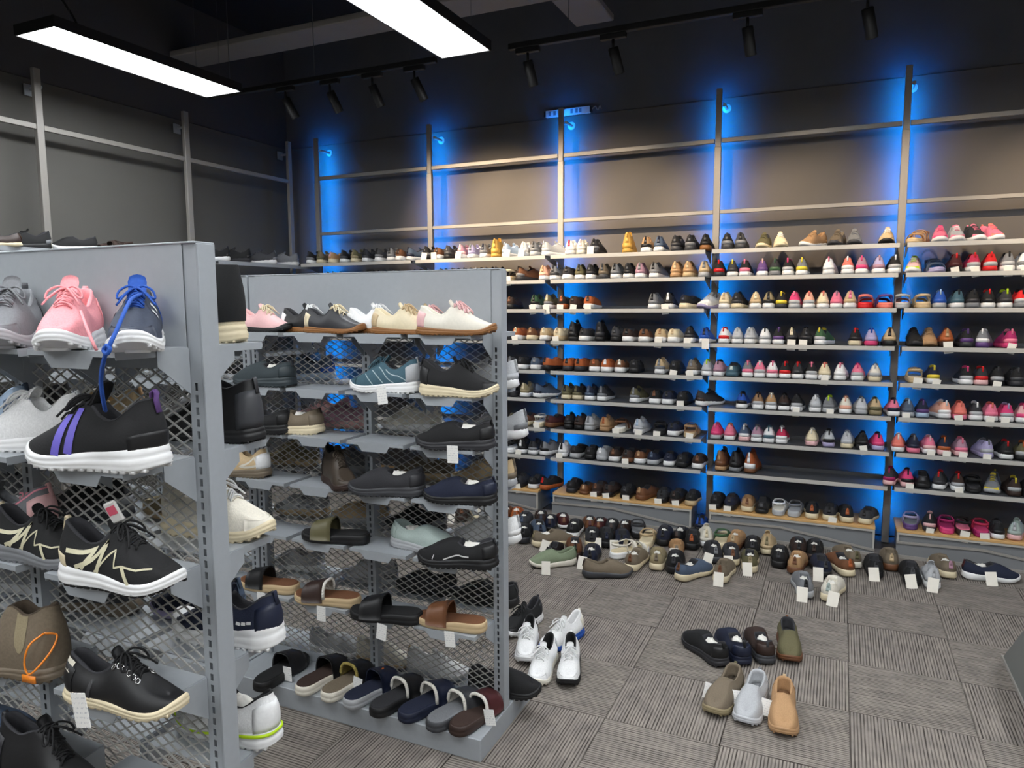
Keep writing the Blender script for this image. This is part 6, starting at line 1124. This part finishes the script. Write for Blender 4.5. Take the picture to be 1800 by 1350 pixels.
('sneaker','sneaker','retro',-1.199,2.19,1.497,4.1,0.29,'off','gum','ppk',8,'','large off-white low sneaker with pink laces, rightmost on far gondola top tray',44),
('slip_on_shoe','slip-on shoe','slip',-2.066,2.2,1.285,180.0,0.285,'gtl','gtl','dgr',10,'','dark teal slip-on shoe on the second tray of far gondola',44),
('sneaker','sneaker','runner',-1.505,2.21,1.285,-175.5,0.28,'tea','wht','lgr',9,'','teal blue running shoe with white sole on far gondola',44),
('sneaker','sneaker','runner',-1.195,2.2,1.285,8.9,0.285,'blk','crm','blk',8,'','black sneaker with cream sole on the second tray of far gondola',44),
('slip_on_shoe','slip-on shoe','slip',-1.966,2.22,1.1,-168.7,0.28,'tau','crm','dbr',10,'','taupe slip-on shoe with cream heel sole on far gondola',44),
('slip_on_shoe','slip-on shoe','slip',-2.083,2.18,1.1,-171.8,0.28,'blk','blk','char',8,'','black slip-on shoe beside the taupe slip-on on far gondola',44),
('slip_on_shoe','slip-on shoe','slip',-1.213,2.2,1.1,-170.8,0.285,'blk','char','blk',11,'','black slip-on shoe with hanging price tag on far gondola third tray',44),
('sneaker','sneaker','runner',-2.219,2.205,0.907,-173.1,0.27,'bei','tau','wht',8,'tri','beige sneaker with white triangle patch left of the far gondola post',44),
('hiking_shoe','hiking shoe','ankle',-1.737,2.225,0.907,-31.8,0.27,'dol','dbr','blk',8,'','brown and black high shoe turned toward the camera on far gondola',44),
('slip_on_shoe','slip-on shoe','slip',-1.501,2.195,0.907,-169.9,0.295,'char','dgr','char',10,'','charcoal slip-on shoe with grey sole on far gondola fourth tray',44),
('slip_on_shoe','slip-on shoe','slip',-1.2,2.2,0.907,-169.2,0.27,'nvy','blk','nvy',10,'','navy slip-on shoe on the fourth tray of far gondola',44),
('slide_sandal','slide','slide',-1.752,2.205,0.69,-168.9,0.28,'oli','blk','blk',8,'','black slide with olive green strap on far gondola',44),
('slip_on_shoe','slip-on shoe','slip',-1.388,2.26,0.69,-4.1,0.28,'aqu','lgr','dgr',10,'','pale grey-green slip-on shoe with dark collar on far gondola',44),
('slip_on_shoe','slip-on shoe','slip',-1.194,2.17,0.69,-171.5,0.29,'blk','blk','char',10,'wave','black slip-on shoe with white wave mark on far gondola',44),
('slide_sandal','slide','slide',-2.107,2.215,0.435,-174.5,0.28,'blk','bei','brn',9,'','brown slide with black strap, leftmost on far gondola lowest tray',44),
('slide_sandal','slide','slide',-1.798,2.205,0.435,-172.8,0.28,'dbr','bei','brn',9,'','brown slide with dark brown strap and white lining on far gondola',44),
('slide_sandal','slide','slide',-1.499,2.17,0.435,-171.8,0.285,'blk','blk','blk',9,'mark','all-black slide with a price tag on far gondola',44),
('slide_sandal','slide','slide',-1.247,2.21,0.435,-175.4,0.275,'brn','bei','brn',9,'','brown slide with brown strap and white tag, rightmost on far gondola lowest tray',44),
('slide_sandal','slide','slide',-2.038,2.191,0.085,91.7,0.288,'blk','blk','blk',9,'plain','black strappy slide with a price tag, leftmost on far gondola base',45),
('slide_sandal','slide','slide',-1.853,2.234,0.085,85.8,0.288,'blk','off','dbr',8,'plain','dark slide with brown footbed and off-white sole on far gondola base',45),
('slide_sandal','slide','slide',-1.73,2.238,0.085,84.8,0.288,'blk','off','tau',9,'ofleece','slide with olive yellow fleece lining on far gondola base',45),
('slide_sandal','slide','slide',-1.61,2.231,0.085,78.8,0.288,'nvy','lgr','nvy',8,'otab','navy slide with pale sole and orange tab on far gondola base',45),
('slide_sandal','slide','slide',-1.483,2.224,0.085,78.3,0.288,'blk','blk','char',8,'fleece','black slide with white fleece lining on far gondola base',45),
('slide_sandal','slide','slide',-1.358,2.235,0.085,73.5,0.288,'nvy','nvy','nvy',8,'fleece','navy slide with white fleece lining on far gondola base',45),
('slide_sandal','slide','slide',-1.237,2.229,0.085,74.8,0.288,'dgr','dgr','gry',8,'fleece','grey slide with white fleece lining on far gondola base',45),
('slide_sandal','slide','slide',-1.153,2.241,0.085,77.7,0.288,'mar','dbr','dbr',9,'fleece','burgundy slide with white fleece lining, rightmost on far gondola base',45),
('sneaker','sneaker','runner',-1.222,2.45,1.285,-175.3,0.27,'sil','wht','lgr',0,'','silver grey lace-up sneaker seen through mesh, right of second tray, far gondola back',46),
('sneaker','sneaker','runner',-2.069,2.45,1.285,-175.0,0.27,'slt','lbl','blu',0,'','slate lace-up sneaker seen through mesh, left of second tray, far gondola back',46),
('sneaker','sneaker','runner',-2.019,2.485,1.1,-174.9,0.27,'ppk','lgr','mau',0,'','pale pink lace-up sneaker seen through mesh, left of third tray, far gondola back',46),
('sneaker','sneaker','runner',-1.857,2.415,1.1,-175.1,0.27,'mau','ppk','ppk',0,'','mauve pink lace-up sneaker seen through mesh, middle of third tray, far gondola back',46),
('sneaker','sneaker','runner',-1.186,2.45,1.1,-173.3,0.27,'lgr','wht','gry',0,'','light grey lace-up sneaker seen through mesh, right of third tray, far gondola back',46),
('sneaker','sneaker','runner',-1.554,2.45,1.1,-175.3,0.27,'off','wht','lgr',0,'','off-white lace-up sneaker seen through mesh, middle right of third tray, far gondola back',46),
('sneaker','sneaker','runner',-2.165,2.45,0.907,-175.7,0.27,'kha','bei','oli',0,'','khaki lace-up sneaker seen through mesh, left of fourth tray, far gondola back',46),
('sneaker','sneaker','runner',-1.853,2.45,0.907,-175.1,0.27,'gry','lgr','dgr',0,'','grey lace-up sneaker seen through mesh, middle of fourth tray, far gondola back',46),
('sneaker','sneaker','runner',-1.499,2.45,0.907,-174.9,0.27,'tau','bei','brn',0,'','taupe lace-up sneaker seen through mesh, middle right of fourth tray, far gondola back',46),
('sneaker','sneaker','runner',-1.232,2.45,0.907,-175.1,0.27,'bei','lgr','tau',0,'','beige lace-up sneaker seen through mesh, right of fourth tray, far gondola back',46),
('slip_on_shoe','slip-on shoe','slip',-2.12,2.45,0.69,-175.9,0.27,'lgr','bei','gry',0,'','light grey slip-on shoe seen through mesh, left of fifth tray, far gondola back',46),
('slip_on_shoe','slip-on shoe','slip',-1.81,2.45,0.69,-175.4,0.27,'bei','lgr','gry',0,'','beige slip-on shoe seen through mesh, middle of fifth tray, far gondola back',46),
('sneaker','sneaker','runner',-1.543,2.45,0.69,-174.4,0.27,'blk','char','char',0,'','black lace-up sneaker seen through mesh, middle right of fifth tray, far gondola back',46),
('sneaker','sneaker','runner',-1.215,2.45,0.69,-174.9,0.27,'wht','wht','sil',0,'','white lace-up sneaker seen through mesh, right of fifth tray, far gondola back',46),
('slip_on_shoe','slip-on shoe','slip',-2.156,2.45,0.435,-175.8,0.27,'lgr','wht','lgr',0,'','light grey slip-on shoe seen through mesh, left of sixth tray, far gondola back',46),
('sneaker','sneaker','runner',-1.775,2.45,0.435,-175.9,0.27,'sil','lgr','gry',0,'','silver grey lace-up sneaker seen through mesh, middle of sixth tray, far gondola back',46),
('slip_on_shoe','slip-on shoe','slip',-1.496,2.45,0.435,-175.5,0.27,'char','blk','blk',0,'','charcoal slip-on shoe seen through mesh, middle right of sixth tray, far gondola back',46),
('slip_on_shoe','slip-on shoe','slip',-1.225,2.45,0.435,-175.7,0.27,'blk','blk','char',0,'','black slip-on shoe seen through mesh, right of sixth tray, far gondola back',46),
('slip_on_shoe','slip-on shoe','slip',-1.144,2.445,0.085,17.2,0.29,'blk','blk','char',8,'','black slip-on shoe at the end of the far gondola base',46),
('sneaker','sneaker','runner',-1.451,2.452,0.085,5.6,0.27,'wht','lgr','bei',0,'','white sneaker behind mesh on far gondola base',46),
('sneaker','sneaker','runner',-1.703,2.449,0.085,5.3,0.27,'off','bei','crm',0,'','off-white sneaker behind mesh on far gondola base',46),
('slip_on_shoe','slip-on shoe','slip',-1.956,2.448,0.085,5.0,0.27,'lgr','wht','sil',0,'','light grey slip-on shoe behind mesh on far gondola base',46),
('moccasin','moccasin','loafer',-4.409,2.602,1.945,250.0,0.28,'dbr','crm','brn',0,'','dark brown shoe at the left picture edge on left wall shelf',47),
('sneaker','sneaker','runner',-4.451,2.812,1.945,262.0,0.28,'blk','blk','char',1,'','all-black sneaker on left wall shelf',47),
('slip_on_shoe','slip-on shoe','slip',-4.43,3.094,1.945,255.0,0.28,'blk','wht','char',1,'','black slip-on shoe with white sole on left wall shelf',47),
('sandal','sandal','sandal',-4.43,3.371,1.945,260.0,0.28,'dbr','brn','blk',1,'','strap sandal with a price tag on left wall shelf',47),
('sneaker','sneaker','runner',-4.423,4.203,1.945,255.0,0.28,'blk','wht','nvy',0,'','black sneaker with white sole just past the near gondola on left wall shelf',47),
('sneaker','sneaker','runner',-4.437,4.43,1.945,245.0,0.28,'blk','char','blk',0,'','black sneaker with charcoal sole on left wall shelf',47),
('sneaker','sneaker','runner',-4.43,4.715,1.945,245.0,0.28,'dgr','wht','gry',0,'','dark grey sneaker with white sole on left wall shelf',47),
('sneaker','sneaker','runner',-4.43,4.995,1.945,245.0,0.28,'gry','wht','dgr',0,'','grey sneaker with white sole nearest the corner on left wall shelf',47)]

ROOTS = [add_shoe(r) for r in SHOES]

BLUE_PATH = [(-1.165, .935, 1.622), (-1.140, .895, 1.612), (-1.108, .855, 1.590), (-1.082, .818, 1.560), (-1.076, .80, 1.538), (-1.10, .806, 1.513), (-1.15, .835, 1.478), (-1.17, .85, 1.446), (-1.199, .875, 1.414)]
PINK_PATH = [(-1.281, .90, 1.591), (-1.23, .87, 1.572), (-1.208, .86, 1.556), (-1.19, .855, 1.535), (-1.19, .86, 1.524)]
# dangling laces on the near gondola's top tray
def child_world(o, parent):
    bpy.context.view_layer.update(); o.parent = parent; o.matrix_parent_inverse = parent.matrix_world.inverted()
for r_, t in zip(SHOES, ROOTS):
    if r_[12] == 'blue':
        path = BLUE_PATH
        mb = MB()
        for k in (0, .006): mb.stube([(p[0]+k, p[1]-k*.5, p[2]) for p in path], .0030, 6)
        c = path[4]; mb.stube([(c[0], c[1]-.004, c[2]), (c[0]-.006, c[1]-.006, c[2]-.008), (c[0]+.003, c[1]-.008, c[2]-.014), (c[0]+.008, c[1]-.005, c[2]-.006), (c[0], c[1]-.004, c[2])], .0035, 6)
        o = mb.build('dangling_lace', mat(COL['blu'], 'fabric'), None, True); child_world(o, t)
    if r_[12] == 'pink':
        o = MB().stube(PINK_PATH, .003, 6).build('dangling_lace', mat(COL['ros'], 'fabric'), None, True); child_world(o, t)
    if 'pink piping' in r_[13]:
        fc = bpy.data.curves.new('lettering', 'FONT'); fc.body = 'apl'; fc.size = .034; fc.extrude = .0006; fo = bpy.data.objects.new('lettering_source', fc); C.objects.link(fo); bpy.context.view_layer.update()
        me = bpy.data.meshes.new_from_object(fo.evaluated_get(bpy.context.evaluated_depsgraph_get())); bpy.data.objects.remove(fo); me.materials.clear(); me.materials.append(None)
        obj('lettering', me, mat('e08a9a', 'leather'), t, (-.045, -.016, .078), (math.radians(82), 0, math.pi))
    if r_[12] == 'zig' and 'white sole' in r_[13]:
        o = MB().bbox(-.016, .016, -.003, .003, -.021, .021, .003).build('hang_label', mat('d8d5d2', 'paint'), t, False, (-.005, -.008, .135), (.25, -.35, 0)); MB().box(-.011, .011, -.0036, -.0031, -.004, .013).build('pink_print', mat('d65a72', 'paint'), o)
